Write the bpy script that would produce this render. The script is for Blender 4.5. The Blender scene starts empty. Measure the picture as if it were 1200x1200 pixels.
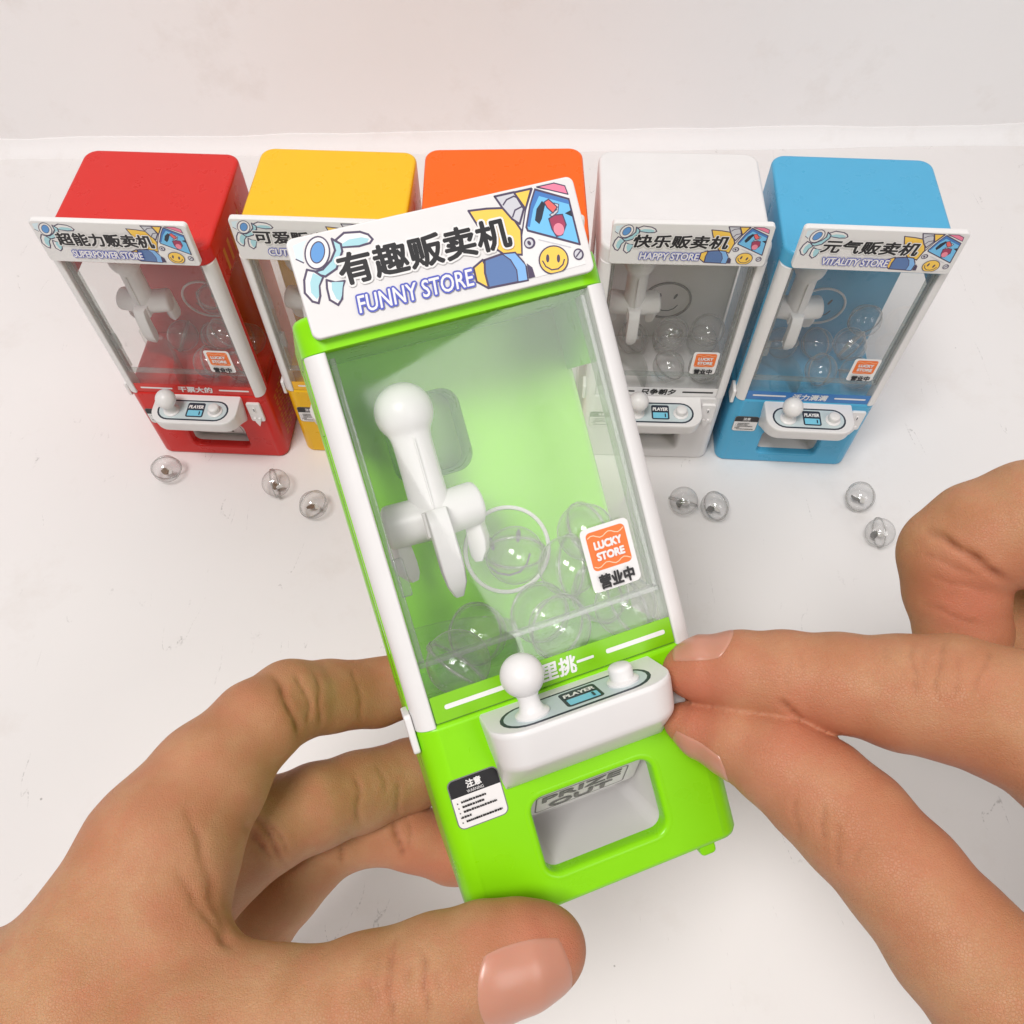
import bpy, bmesh, math, random
import numpy as np
from mathutils import Matrix, Vector

MM = 0.001
scene = bpy.context.scene
COL = scene.collection

# ------------------------------------------------------------------ camera
F_PX, PITCH, ROLL, CAM_H = 1007.6035, 1.023099, -0.0142775, 312.117   # pixels of 1200, radians, mm
CX, CY = -4.357, -0.385
fwd = np.array([0, math.cos(PITCH), -math.sin(PITCH)])
rt0 = np.array([1.0, 0, 0]); up0 = np.array([0, math.sin(PITCH), math.cos(PITCH)])
right = math.cos(ROLL) * rt0 + math.sin(ROLL) * up0
up = -math.sin(ROLL) * rt0 + math.cos(ROLL) * up0
CPOS = np.array([0, 0, CAM_H])
cam_data = bpy.data.cameras.new('camera')
cam = bpy.data.objects.new('camera', cam_data); COL.objects.link(cam)
cam_data.sensor_width = 36; cam_data.lens = 36 * F_PX / 1200
cam_data.shift_x = -CX / 1200; cam_data.shift_y = CY / 1200
cam_data.clip_start = 0.005; cam_data.clip_end = 20
cam.matrix_world = Matrix([[right[0], up[0], -fwd[0], 0], [right[1], up[1], -fwd[1], 0],
                           [right[2], up[2], -fwd[2], CAM_H * MM], [0, 0, 0, 1]])
scene.camera = cam

def pt(u, v, d):
    """a photo pixel at a distance d (mm along the view axis) -> a point in mm"""
    return CPOS + d * (fwd + right * (u - 600 - CX) / F_PX - up * (v - 600 - CY) / F_PX)

# ------------------------------------------------------------------ light
world = bpy.data.worlds.new('World'); scene.world = world; world.use_nodes = True
bg = world.node_tree.nodes['Background']
bg.inputs[0].default_value = (1.0, 0.975, 0.965, 1); bg.inputs[1].default_value = 0.26

def area(name, loc, target, size, size_y, power, col):
    l = bpy.data.lights.new(name, 'AREA'); l.shape = 'RECTANGLE'; l.size = size; l.size_y = size_y
    l.energy = power; l.color = col
    o = bpy.data.objects.new(name, l); COL.objects.link(o); o.location = loc
    o.rotation_euler = (Vector(target) - Vector(loc)).to_track_quat('-Z', 'Y').to_euler()
    return o
area('ceiling_lamp', (-0.28, -0.22, 1.22), (-0.02, 0.22, 0), 0.40, 0.32, 11.2, (1.0, 0.976, 0.960))
area('room_window', (0.823, -0.755, 1.178), (0.114, 0.150, 0.214), 0.59, 0.76, 5.6, (1.0, 0.975, 0.965))

scene.view_settings.view_transform = 'Standard'; scene.view_settings.look = 'None'
scene.view_settings.exposure = 0.0; scene.view_settings.gamma = 1.0
scene.render.engine = 'CYCLES'
cy = scene.cycles
cy.use_denoising = True
try: cy.denoiser = 'OPENIMAGEDENOISE'
except Exception: pass
cy.max_bounces = 12; cy.transparent_max_bounces = 32; cy.transmission_bounces = 12
cy.glossy_bounces = 6; cy.diffuse_bounces = 5; cy.caustics_reflective = False

# ------------------------------------------------------------------ materials
def lin(r, g, b):
    f = lambda c: (c / 255 / 12.92) if c / 255 <= 0.04045 else ((c / 255 + 0.055) / 1.055) ** 2.4
    return (f(r), f(g), f(b), 1)
def new_mat(name):
    m = bpy.data.materials.new(name); m.use_nodes = True
    nt = m.node_tree; return m, nt, nt.nodes['Principled BSDF'], nt.nodes, nt.links
def objcoord(nodes, links, scale):
    tc = nodes.new('ShaderNodeTexCoord'); mp = nodes.new('ShaderNodeMapping')
    mp.inputs['Scale'].default_value = (scale,) * 3
    links.new(tc.outputs['Object'], mp.inputs['Vector']); return mp.outputs[0]
def plastic(name, col, rough=0.38, sss=0.0, bump=0.0, spec=0.5):
    m, nt, p, N, L = new_mat(name)
    p.inputs['IOR'].default_value = 1.47; p.inputs['Specular IOR Level'].default_value = spec
    v = objcoord(N, L, 1000)
    n1 = N.new('ShaderNodeTexNoise'); n1.inputs['Scale'].default_value = 0.12; n1.inputs['Detail'].default_value = 4
    L.new(v, n1.inputs['Vector'])
    mr = N.new('ShaderNodeMapRange'); mr.inputs[3].default_value = rough - 0.06; mr.inputs[4].default_value = rough + 0.08
    L.new(n1.outputs[0], mr.inputs[0]); L.new(mr.outputs[0], p.inputs['Roughness'])
    hs = N.new('ShaderNodeHueSaturation'); hs.inputs['Color'].default_value = col
    mv = N.new('ShaderNodeMapRange'); mv.inputs[3].default_value = 0.96; mv.inputs[4].default_value = 1.03
    L.new(n1.outputs[0], mv.inputs[0]); L.new(mv.outputs[0], hs.inputs['Value']); L.new(hs.outputs[0], p.inputs['Base Color'])
    n2 = N.new('ShaderNodeTexNoise'); n2.inputs['Scale'].default_value = 3.0; n2.inputs['Detail'].default_value = 3
    L.new(v, n2.inputs['Vector'])
    b = N.new('ShaderNodeBump'); b.inputs['Strength'].default_value = bump; b.inputs['Distance'].default_value = 0.0001
    L.new(n2.outputs[0], b.inputs['Height'])
    if bump > 0: L.new(b.outputs[0], p.inputs['Normal'])
    if sss:
        p.inputs['Subsurface Weight'].default_value = sss; p.inputs['Subsurface Radius'].default_value = (1, 1, 1)
        p.inputs['Subsurface Scale'].default_value = 0.0012
    return m
def ink(name, col, rough=0.45):
    m, nt, p, N, L = new_mat(name)
    p.inputs['Base Color'].default_value = col; p.inputs['Roughness'].default_value = rough
    return m
def clear(name, edge=(0.95, 0.955, 0.95), face=(0.99, 0.992, 0.99), rough=0.03, fres=1.0, power=2.6, ior=1.47, haze=0.0, smear=0.0, rim=0.0):
    """thin clear plastic: passes light, mirrors by Fresnel, and is denser where one looks along the sheet"""
    m = bpy.data.materials.new(name); m.use_nodes = True
    N = m.node_tree.nodes; L = m.node_tree.links; N.clear()
    out = N.new('ShaderNodeOutputMaterial'); tr = N.new('ShaderNodeBsdfTransparent'); gl = N.new('ShaderNodeBsdfGlossy')
    # wiped-over finger smears: gloss varies softly over the sheet
    sm = N.new('ShaderNodeTexNoise'); sm.inputs['Scale'].default_value = 60; sm.inputs['Detail'].default_value = 4; sm.inputs['Distortion'].default_value = 1.5
    tc = N.new('ShaderNodeTexCoord'); L.new(tc.outputs['Object'], sm.inputs['Vector'])
    sr = N.new('ShaderNodeMapRange'); sr.inputs[1].default_value = 0.45; sr.inputs[2].default_value = 0.75; sr.inputs[3].default_value = rough; sr.inputs[4].default_value = rough + smear
    L.new(sm.outputs[0], sr.inputs[0]); L.new(sr.outputs[0], gl.inputs['Roughness'])
    lw = N.new('ShaderNodeLayerWeight'); lw.inputs['Blend'].default_value = 0.5
    pw = N.new('ShaderNodeMath'); pw.operation = 'POWER'; pw.inputs[1].default_value = power
    L.new(lw.outputs['Facing'], pw.inputs[0])
    mx = N.new('ShaderNodeMix'); mx.data_type = 'RGBA'
    mx.inputs[6].default_value = (*face, 1); mx.inputs[7].default_value = (*edge, 1)
    L.new(pw.outputs[0], mx.inputs[0]); L.new(mx.outputs[2], tr.inputs['Color'])
    # Schlick's law, the same from both sides of the sheet
    p5 = N.new('ShaderNodeMath'); p5.operation = 'POWER'; p5.inputs[1].default_value = 5.0
    L.new(lw.outputs['Facing'], p5.inputs[0])
    f0 = ((ior - 1) / (ior + 1)) ** 2 * fres
    fm = N.new('ShaderNodeMath'); fm.operation = 'MULTIPLY_ADD'; fm.inputs[1].default_value = 0.9 - f0; fm.inputs[2].default_value = f0
    L.new(p5.outputs[0], fm.inputs[0])
    ms = N.new('ShaderNodeMixShader'); L.new(fm.outputs[0], ms.inputs[0]); L.new(tr.outputs[0], ms.inputs[1]); L.new(gl.outputs[0], ms.inputs[2])
    if haze:
        # pale diffuse colour mixed in; on the panes it paints a haze of reflected light
        df = N.new('ShaderNodeBsdfDiffuse'); df.inputs['Color'].default_value = (0.85, 0.84, 0.82, 1)
        mh = N.new('ShaderNodeMixShader'); mh.inputs[0].default_value = haze
        if rim:      # extra white painted in at grazing view, imitating bright rim highlights
            p4 = N.new('ShaderNodeMath'); p4.operation = 'POWER'; p4.inputs[1].default_value = 5.0; L.new(lw.outputs['Facing'], p4.inputs[0])
            m4 = N.new('ShaderNodeMath'); m4.operation = 'MULTIPLY_ADD'; m4.inputs[1].default_value = rim; m4.inputs[2].default_value = haze
            L.new(p4.outputs[0], m4.inputs[0]); L.new(m4.outputs[0], mh.inputs[0])
        L.new(ms.outputs[0], mh.inputs[1]); L.new(df.outputs[0], mh.inputs[2]); L.new(mh.outputs[0], out.inputs[0])
    else: L.new(ms.outputs[0], out.inputs[0])
    return m
def glass(name, rough=0.02, col=(0.97, 0.97, 0.965, 1)):
    m, nt, p, N, L = new_mat(name)
    p.inputs['Transmission Weight'].default_value = 1.0; p.inputs['IOR'].default_value = 1.45
    p.inputs['Roughness'].default_value = rough; p.inputs['Base Color'].default_value = col
    return m

WHITE = plastic('white_plastic', (0.77, 0.75, 0.74, 1), 0.36)
CLEAR = clear('clear_acrylic', haze=0.035, fres=1.05, smear=0.05)
CLEAR_EDGE = clear('clear_acrylic_edge', edge=(0.42, 0.46, 0.44), face=(0.82, 0.85, 0.83), fres=2.0, haze=0.10)
SHELL = clear('clear_capsule_shell', edge=(0.56, 0.56, 0.55), face=(0.99, 0.99, 0.99), rough=0.045, fres=1.7, power=3.0, haze=0.03, rim=0.6)
CHUTE = clear('clear_chute', edge=(0.60, 0.64, 0.61), face=(0.96, 0.97, 0.96), fres=1.2, haze=0.02, rim=0.2)
SIDEPANE = clear('clear_side_acrylic', fres=1.0)
BODY = {'red': lin(206, 38, 32), 'yellow': lin(236, 184, 24), 'orange': lin(246, 98, 2), 'white': (0.74, 0.72, 0.715, 1),
        'blue': lin(78, 166, 206), 'green': lin(138, 218, 14)}
BODYMAT = {k: plastic(k + '_plastic', v, 0.28 if k != 'white' else 0.36, spec=0.36) for k, v in BODY.items()}
I = {k: ink('ink_' + k, c) for k, c in dict(
    black=(0.012, 0.011, 0.013, 1), white=(0.82, 0.80, 0.79, 1), outline=lin(78, 66, 92), teal=lin(168, 212, 220), pale=lin(214, 232, 240),
    blue=lin(96, 152, 212), yellow=lin(248, 204, 88), gray=lin(204, 204, 210), screen=lin(116, 192, 236), deep=lin(70, 122, 190),
    navy=lin(92, 122, 172), lightblue=lin(132, 182, 232), pink=lin(240, 130, 160), coral=lin(236, 104, 100), maroon=lin(166, 60, 92),
    tongue=lin(240, 140, 160), purple=lin(84, 94, 186), orange=lin(238, 118, 44), cream=lin(250, 214, 180), panelgrey=lin(196, 208, 210),
    lcd=lin(124, 200, 224), slate=lin(40, 48, 62), gold=lin(222, 160, 72), grey=lin(120, 118, 116)).items()}
STRIP = {'red': lin(206, 40, 30), 'yellow': lin(240, 180, 20), 'orange': lin(240, 100, 10), 'white': (0.79, 0.775, 0.77, 1),
         'blue': lin(58, 122, 188), 'green': lin(128, 196, 10)}
STRIPMAT = {k: ink('ink_strip_' + k, v, 0.35) for k, v in STRIP.items()}
GREYPLATE = plastic('grey_plate', (0.55, 0.545, 0.54, 1), 0.4)

# ------------------------------------------------------------------ mesh helpers (all lengths in mm)
MESHES = {}
def link_obj(name, me, mats, parent=None):
    o = bpy.data.objects.new(name, me); COL.objects.link(o)
    if mats is not None:
        if len(me.materials) == 0:
            for m in mats: me.materials.append(m)
        for i, m in enumerate(mats):
            o.material_slots[i].link = 'OBJECT'; o.material_slots[i].material = m
    if parent is not None: o.parent = parent
    return o
def make_mesh(name, verts, faces, midx=None, smooth=35):
    me = bpy.data.meshes.new(name)
    me.from_pydata([tuple(c * MM for c in v) for v in verts], [], faces)
    if midx is not None: me.polygons.foreach_set('material_index', midx)
    me.update()
    bm = bmesh.new(); bm.from_mesh(me)
    bmesh.ops.recalc_face_normals(bm, faces=bm.faces[:]); bm.to_mesh(me); bm.free()
    if smooth:
        me.polygons.foreach_set('use_smooth', [True] * len(me.polygons))
        weighted_normals(me, smooth)
    return me
def weighted_normals(me, angle):
    """area-weighted corner normals: bevels turn smoothly, broad faces stay truly flat"""
    fn = [p.normal.copy() for p in me.polygons]; fa = [p.area for p in me.polygons]
    vf = [[] for _ in me.vertices]
    for p in me.polygons:
        for v in p.vertices: vf[v].append(p.index)
    ca = math.cos(math.radians(angle + 15)); out = []
    for p in me.polygons:
        for v in p.vertices:
            n = Vector((0, 0, 0))
            for q in vf[v]:
                if fn[q].dot(fn[p.index]) > ca: n += fn[q] * fa[q]
            out.append(tuple(n.normalized()) if n.length > 1e-12 else tuple(fn[p.index]))
    me.normals_split_custom_set(out)
def flat_mesh(name, verts, faces, midx):
    me = bpy.data.meshes.new(name)
    me.from_pydata([tuple(c * MM for c in v) for v in verts], [], faces)
    me.polygons.foreach_set('material_index', midx); me.update(); return me

def outline(x0, x1, y0, y1, r, n=6):
    """rounded rectangle, counter-clockwise; r may be one radius or four (x0y0, x1y0, x1y1, x0y1)"""
    if not isinstance(r, (list, tuple)): r = (r,) * 4
    P = []
    for (cx, cy, a0, rr) in ((x0, y0, 180, r[0]), (x1, y0, 270, r[1]), (x1, y1, 0, r[2]), (x0, y1, 90, r[3])):
        sx = 1 if cx == x0 else -1; sy = 1 if cy == y0 else -1
        rr = max(rr, 0.01)
        ox, oy = cx + sx * rr, cy + sy * rr
        for i in range(n + 1):
            a = math.radians(a0 + 90 * i / n); P.append((ox + rr * math.cos(a), oy + rr * math.sin(a)))
    return P
class G:
    """a growing mesh"""
    def __init__(s): s.v = []; s.f = []; s.m = []
    def add(s, v, f, m=0):
        b = len(s.v); s.v += [tuple(p) for p in v]; s.f += [tuple(i + b for i in q) for q in f]; s.m += [m] * len(f); return s
    def loft(s, rings, cap0=True, cap1=True, m=0):
        n = len(rings[0]); v = [p for r in rings for p in r]; f = []
        for k in range(len(rings) - 1):
            for i in range(n):
                j = (i + 1) % n; f.append((k * n + i, k * n + j, (k + 1) * n + j, (k + 1) * n + i))
        if cap0: f.append(tuple(range(n))[::-1])
        if cap1: f.append(tuple((len(rings) - 1) * n + i for i in range(n)))
        return s.add(v, f, m)
    def rbox(s, x0, x1, y0, y1, z0, z1, r=0.6, bev=0.25, m=0, axis='z', n=4):
        """rounded box, extruded along axis with rounded end edges"""
        if axis == 'z': a = (x0, x1, y0, y1, z0, z1); mp = lambda p, q, t: (p, q, t)
        elif axis == 'y': a = (x0, x1, z0, z1, y0, y1); mp = lambda p, q, t: (p, t, q)
        else: a = (y0, y1, z0, z1, x0, x1); mp = lambda p, q, t: (t, p, q)
        rings = []
        steps = [(bev, 0), (bev * 0.3, bev * 0.3), (0, bev)] if bev > 0 else [(0, 0)]
        seq = [(i, a[4] + t) for i, t in steps] + [(i, a[5] - t) for i, t in reversed(steps)]
        for ins, t in seq:
            rr = [max(q - ins, 0.02) for q in (r if isinstance(r, (list, tuple)) else [r] * 4)]
            rings.append([mp(p, q, t) for p, q in outline(a[0] + ins, a[1] - ins, a[2] + ins, a[3] - ins, rr, n)])
        return s.loft(rings, m=m)
    def lathe(s, prof, c=(0, 0, 0), axis=(0, 0, 1), n=24, m=0, xdir=None):
        """prof: list of (radius, height)"""
        az = Vector(axis).normalized(); ax = Vector(xdir) if xdir else az.orthogonal().normalized(); ay = az.cross(ax)
        rings = []
        for r, hgt in prof:
            rings.append([tuple(Vector(c) + az * hgt + (ax * math.cos(2 * math.pi * i / n) + ay * math.sin(2 * math.pi * i / n)) * max(r, 0.001)) for i in range(n)])
        return s.loft(rings, m=m)
    def mesh(s, name, smooth=35): return make_mesh(name, s.v, s.f, s.m, smooth)

def part(name, key, build, mats, parent, smooth=35):
    """one mesh object; alike parts share their mesh data through key"""
    if key not in MESHES: MESHES[key] = build().mesh(name, smooth)
    return link_obj(name, MESHES[key], mats, parent)

# ---- flat print: thin layers of ink lying on a surface
TEXT_CACHE = {}
def text2d(s, offset=0.0, shear=0.0):
    k = (s, offset, shear)
    if k in TEXT_CACHE: return TEXT_CACHE[k]
    cu = bpy.data.curves.new('lettering', 'FONT'); cu.body = s; cu.size = 1; cu.offset = offset; cu.shear = shear
    cu.resolution_u = 3; cu.fill_mode = 'FRONT'
    ob = bpy.data.objects.new('lettering', cu); COL.objects.link(ob)
    dg = bpy.context.evaluated_depsgraph_get(); dg.update()
    me = ob.evaluated_get(dg).to_mesh()
    v = [(p.co.x, p.co.y) for p in me.vertices]; f = [tuple(q.vertices) for q in me.polygons]
    ob.evaluated_get(dg).to_mesh_clear()
    bpy.data.objects.remove(ob); bpy.data.curves.remove(cu)
    TEXT_CACHE[k] = (v, f); return v, f
class Print:
    """2-D ink shapes; layers rise by a few hundredths of a mm"""
    def __init__(s, step=0.035): s.v = []; s.f = []; s.m = []; s.mats = []; s.step = step; s.z = 1
    def mi(s, mat):
        if mat not in s.mats: s.mats.append(mat)
        return s.mats.index(mat)
    def add(s, v, f, mat, z=None):
        zz = (s.z if z is None else z) * s.step; b = len(s.v)
        s.v += [(p[0], p[1], zz) for p in v]; s.f += [tuple(i + b for i in q) for q in f]; s.m += [s.mi(mat)] * len(f)
        if z is None: s.z += 1
    def poly(s, P, mat, z=None): s.add(P, [tuple(range(len(P)))], mat, z)
    def stroke(s, P, w, mat, closed=True, z=None):
        v = []; f = []; n = len(P); segs = n if closed else n - 1
        for i in range(segs):
            a = Vector(P[i]); b = Vector(P[(i + 1) % n]); d = (b - a)
            if d.length < 1e-6: continue
            d.normalize(); nn = Vector((-d.y, d.x)) * w / 2; e = d * w * 0.35; k = len(v)
            v += [tuple(a - e - nn), tuple(b + e - nn), tuple(b + e + nn), tuple(a - e + nn)]; f.append((k, k + 1, k + 2, k + 3))
        s.add_overlap(v, f, mat, z)
    def add_overlap(s, v, f, mat, z=None):
        # overlapping quads of one stroke alternate by a hair so that no two lie in one plane
        zz = (s.z if z is None else z) * s.step; b = len(s.v)
        for q, fc in enumerate(f):
            for i in fc: s.v.append((v[i][0], v[i][1], zz + 0.25 * s.step * (q % 3)))
        s.f += [tuple(b + 4 * q + i for i in range(4)) for q in range(len(f))]; s.m += [s.mi(mat)] * len(f)
        if z is None: s.z += 1
    def outlined(s, P, mat, w=0.36, line=None):
        s.poly(P, mat); s.stroke(P, w, line or I['outline'])
    def ell(s, c, a, b, tilt, mat, n=28, z=None, squash=None):
        t = math.radians(tilt)
        P = [(c[0] + a * math.cos(q) * math.cos(t) - b * math.sin(q) * math.sin(t), c[1] + a * math.cos(q) * math.sin(t) + b * math.sin(q) * math.cos(t))
             for q in [2 * math.pi * i / n for i in range(n)]]
        if squash is not None: P = [(x, max(y, squash)) for x, y in P]
        s.poly(P, mat, z)
    def rrect(s, x0, x1, y0, y1, r, mat, z=None): s.poly(outline(x0, x1, y0, y1, r, 5), mat, z)
    def text(s, txt, x0, x1, y0, y1, mat, bold=0.0, shear=0.0, z=None):
        # weight (in mm) comes from copies of the letters shifted round a small circle
        v, f = text2d(txt, 0.0, shear); v0 = v
        ax = min(p[0] for p in v0); bx = max(p[0] for p in v0); ay = min(p[1] for p in v0); by = max(p[1] for p in v0)
        sx = (x1 - x0) / (bx - ax); sy = (y1 - y0) / (by - ay)
        n = 0 if bold <= 0 else (6 if bold < 0.3 else 12)
        base = (s.z if z is None else z); hair = 0.3
        for k in range(max(n, 1)):
            dx, dy = (bold * math.cos(2 * math.pi * k / n), bold * math.sin(2 * math.pi * k / n)) if n else (0, 0)
            s.add([(x0 + (p[0] - ax) * sx + dx, y0 + (p[1] - ay) * sy + dy) for p in v], f, mat, base + hair * k)
        if z is None: s.z += 1 + int(hair * n + 0.99)
    def mesh(s, name, mp): return flat_mesh(name, [mp(*p) for p in s.v], s.f, s.m)
    def obj(s, name, mp, parent): return link_obj(name, s.mesh(name, mp), s.mats, parent)

# ------------------------------------------------------------------ the claw machine (local mm: x across, y back, z up; front face at y = 0)
W2, DEP, HGT, ZB, ZC = 28.0, 50.0, 117.3, 42.0, 110.5
SIGN = (-25.35, 25.35, 112.7, 129.4)
OPEN = (-11.5, 13.2, 6.6, 22.0)

def base_body():
    g = G(); n = 6
    def ring(z, ins): return [(x, y, z) for x, y in outline(-W2 + ins, W2 - ins, ins, DEP - ins, 4.2 - ins, n)]
    # walls; the flat front face is filled separately round the prize opening
    zs = [(0, 1.2), (0.35, 0.35), (1.2, 0), (40.9, 0), (41.7, 0.3), (ZB, 1.0)]
    rings = [ring(z, i) for z, i in zs]
    N = len(rings[0]); fi = n            # the front straight edge runs from point n to n+1
    v = [p for r in rings for p in r]; f = []
    for k in range(len(rings) - 1):
        for i in range(N):
            if k == 2 and i == fi: continue
            j = (i + 1) % N; f.append((k * N + i, k * N + j, (k + 1) * N + j, (k + 1) * N + i))
    f.append(tuple(range(N))[::-1]); f.append(tuple((len(rings) - 1) * N + i for i in range(N)))
    g.add(v, f)
    xa, xb = v[2 * N + fi][0], v[2 * N + fi + 1][0]
    # front face with hole, lip rolled inward
    lips = [(1.5, 0.0), (0.9, -0.10), (0.35, 0.15), (0.08, 0.75), (0, 1.7), (0, 3.2)]
    m = 6; hole = [[(x, y, z) for x, z in outline(OPEN[0] - e, OPEN[1] + e, OPEN[2] - e, OPEN[3] + e, 2.6 + e, m)] for e, y in lips]
    nh = len(hole[0])
    outer = [(xa, 0, 1.2), (xb, 0, 1.2), (xb, 0, 40.9), (xa, 0, 40.9)]
    vv = outer + hole[0]; ff = []
    c = [4 + k * (m + 1) for k in range(4)]    # hole corner starts: x0z0, x1z0, x1z1, x0z1
    for k in range(4):
        for i in range(m): ff.append((k, c[k] + i + 1, c[k] + i))
        a = c[k] + m; b = c[(k + 1) % 4]; ff.append((k, (k + 1) % 4, b, a))
    g.add(vv, ff); g.loft(hole, False, False)
    return g
def tray():
    g = G()
    x0, x1, z0, z1 = OPEN
    prof = [(0, 1.6), (-0.05, 3.2), (-0.3, 14.0), (-0.8, 21.5), (-2.0, 23.0)]
    rings = [[(x, y, z) for x, z in outline(x0 - 0.05 - e if e < 0 else x0, x1, z0 + (-e) * 0.6 - 0.02, z1 + 0.02, 2.5, 6)] for e, y in prof]
    rings = [[(x, y, z) for x, z in outline(x0 - 0.04 - e * 0.6, x1 + 0.04 + e * 0.6, z0 - 0.04 - e * 0.3, z1 + 0.04 + e * 0.3, 2.62 + e * 0.3, 6)] for e, y in prof]
    return g.loft(rings, False, True)
def prize_flap():
    return G().rbox(OPEN[0] + 0.7, OPEN[1] - 0.7, -0.4, 0.4, -13.6, 0.0, r=(1.6, 1.6, 0.3, 0.3), bev=0.15, axis='y', n=4)
def cap():
    g = G()
    seq = [(ZC, 0.5), (ZC + 0.4, 0.0), (HGT - 1.5, 0.0), (HGT - 0.75, 0.18), (HGT - 0.25, 0.6), (HGT, 1.35)]
    rings = [[(x, y, z) for x, y in outline(-W2 - 0.1 + i, W2 + 0.1 - i, -0.3 + i, DEP + 0.1 - i, 5.0 - i, 8)] for z, i in seq]
    return g.loft(rings)
def rear_housing():
    # thick rear block behind the back wall with its front corners rounded, down to the base
    g = G(); yw = 32.0
    # front wall with recess opening, sides, back
    R = (-15.6, 1.7, 82.4, 100.6); m = 6
    def loop(e, y): return [(x, y, z) for x, z in outline(R[0] + e, R[1] - e, R[2] + e, R[3] - e, 4.0 - e, m)]
    hole = [loop(0, yw), loop(0.15, yw + 0.25), loop(0.5, yw + 11.0)]
    outer = [(-W2 + 0.35, yw, ZB), (W2 - 0.35, yw, ZB), (W2 - 0.35, yw, ZC), (-W2 + 0.35, yw, ZC)]
    vv = outer + hole[0]; ff = []; c = [4 + k * (m + 1) for k in range(4)]
    for k in range(4):
        for i in range(m): ff.append((k, c[k] + i + 1, c[k] + i))
        ff.append((k, (k + 1) % 4, c[(k + 1) % 4], c[k] + m))
    g.add(vv, ff); g.loft(hole, False, True)
    plan = [(-W2 + 0.35, yw), (-W2 + 0.05, yw + 0.5)] + [(-W2 + 0.05, DEP - 4)] + \
           [(-W2 + 0.05 + 4 - 4 * math.cos(a), DEP - 4 + 4 * math.sin(a)) for a in [math.pi / 2 * i / 6 for i in range(1, 7)]] + \
           [(W2 - 0.05 - 4 + 4 * math.sin(a), DEP - 4 + 4 * math.cos(a)) for a in [math.pi / 2 * i / 6 for i in range(0, 6)]] + \
           [(W2 - 0.05, DEP - 4), (W2 - 0.05, yw + 0.5), (W2 - 0.35, yw)]
    n = len(plan); v = [(x, y, ZB - 0.3) for x, y in plan] + [(x, y, ZC + 0.3) for x, y in plan]
    g.add(v, [(i, i + 1, n + i + 1, n + i) for i in range(n - 1)])
    return g
def side_header(sx):
    def b():
        g = G(); x = sx * (W2 - 0.15); xi = sx * (W2 - 1.3)
        return g.rbox(min(x, xi), max(x, xi), 4.6, 32.3, 97.2, ZC + 0.2, r=0.3, bev=0.2, axis='x', n=2)
    return b
def post(sx):
    def b():
        g = G(); s = 1 if sx > 0 else -1
        x0, x1 = (24.0, W2 - 0.25) if s > 0 else (-W2 + 0.25, -24.0)
        r = (0.5, 3.0, 0.5, 0.5) if s > 0 else (3.0, 0.5, 0.5, 0.5)
        return g.rbox(x0, x1, -0.15, 5.0, ZB - 0.4, ZC + 0.2, r=r, bev=0.15, n=7)
    return b
def side_frame(sx):
    # slim coloured edge standing behind the white post
    def b():
        s = 1 if sx > 0 else -1; g = G(); xs = sorted((s * (W2 - 0.05), s * (W2 - 1.4)))
        return g.rbox(xs[0], xs[1], 5.05, 6.6, ZB - 0.2, ZC + 0.2, r=0.3, bev=0.1, n=2)
    return b
def panel_body():
    g = G()
    def ring(z, yb, yf, xl, xr, rf): return [(x, y, z) for x, y in outline(xl, xr, yf, yb, (rf, rf, 0.4, 0.4), 8)]
    rings = [ring(26.3, 0.3, -0.5, -15.0, 16.8, 0.3), ring(27.6, 0.3, -2.4, -15.3, 17.2, 1.6), ring(29.6, 0.3, -5.6, -15.5, 17.4, 3.2),
             ring(31.8, 0.3, -9.2, -15.6, 17.6, 4.6), ring(33.2, 0.3, -11.4, -15.7, 17.7, 5.2), ring(34.0, 0.3, -12.3, -15.8, 17.8, 5.5), ring(35.0, 0.3, -12.8, -15.9, 17.9, 5.7),
             ring(40.2, 0.3, -14.0, -16.2, 18.2, 6.2), ring(41.0, 0.3, -13.9, -16.1, 18.1, 6.1), ring(41.35, 0.3, -13.5, -15.8, 17.8, 5.8)]
    return g.loft(rings)
def joystick():
    g = G(); c = (-7.8, -8.2, 41.3)
    g.lathe([(3.1, 0), (3.15, 0.5), (2.6, 0.9), (2.3, 1.1), (1.95, 2.0), (1.85, 3.4), (2.2, 4.4)], c, n=24)
    pr = [(3.9 * math.sin(a), 7.4 - 3.9 * math.cos(a)) for a in [math.pi * (0.16 + 0.84 * i / 14) for i in range(15)]]
    return g.lathe(pr, c, n=28)
def button():
    g = G()
    g.lathe([(2.9, 0), (2.95, 0.5), (2.5, 0.8), (1.9, 0.9)], (9.6, -8.0, 41.3), n=24)
    return g.lathe([(2.15, 0.6), (2.2, 2.6), (2.1, 3.0), (1.75, 3.35), (0.9, 3.5), (0, 3.52)], (9.6, -8.0, 41.3), n=24)
def coin_plate():
    g = G()
    g.rbox(19.3, 25.0, -1.1, 0.15, 27.0, 38.4, r=0.9, bev=0.3, axis='y', n=4)
    g.rbox(21.6, 22.7, -1.5, -0.9, 33.6, 36.2, r=0.4, bev=0.12, axis='y', n=3)      # raised slot rim
    # arrow-shaped return lever
    P = [(20.7, 29.6), (21.6, 29.6), (22.15, 28.2), (22.7, 29.6), (23.6, 29.6), (23.1, 27.0), (22.15, 24.4), (21.2, 27.0)]
    v = [(x, -1.75, z) for x, z in P] + [(x, -0.2, z) for x, z in P]; n = len(P)
    return g.add(v, [tuple(range(n)), tuple(range(n, 2 * n))[::-1]] + [(i, (i + 1) % n, n + (i + 1) % n, n + i) for i in range(n)])
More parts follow.
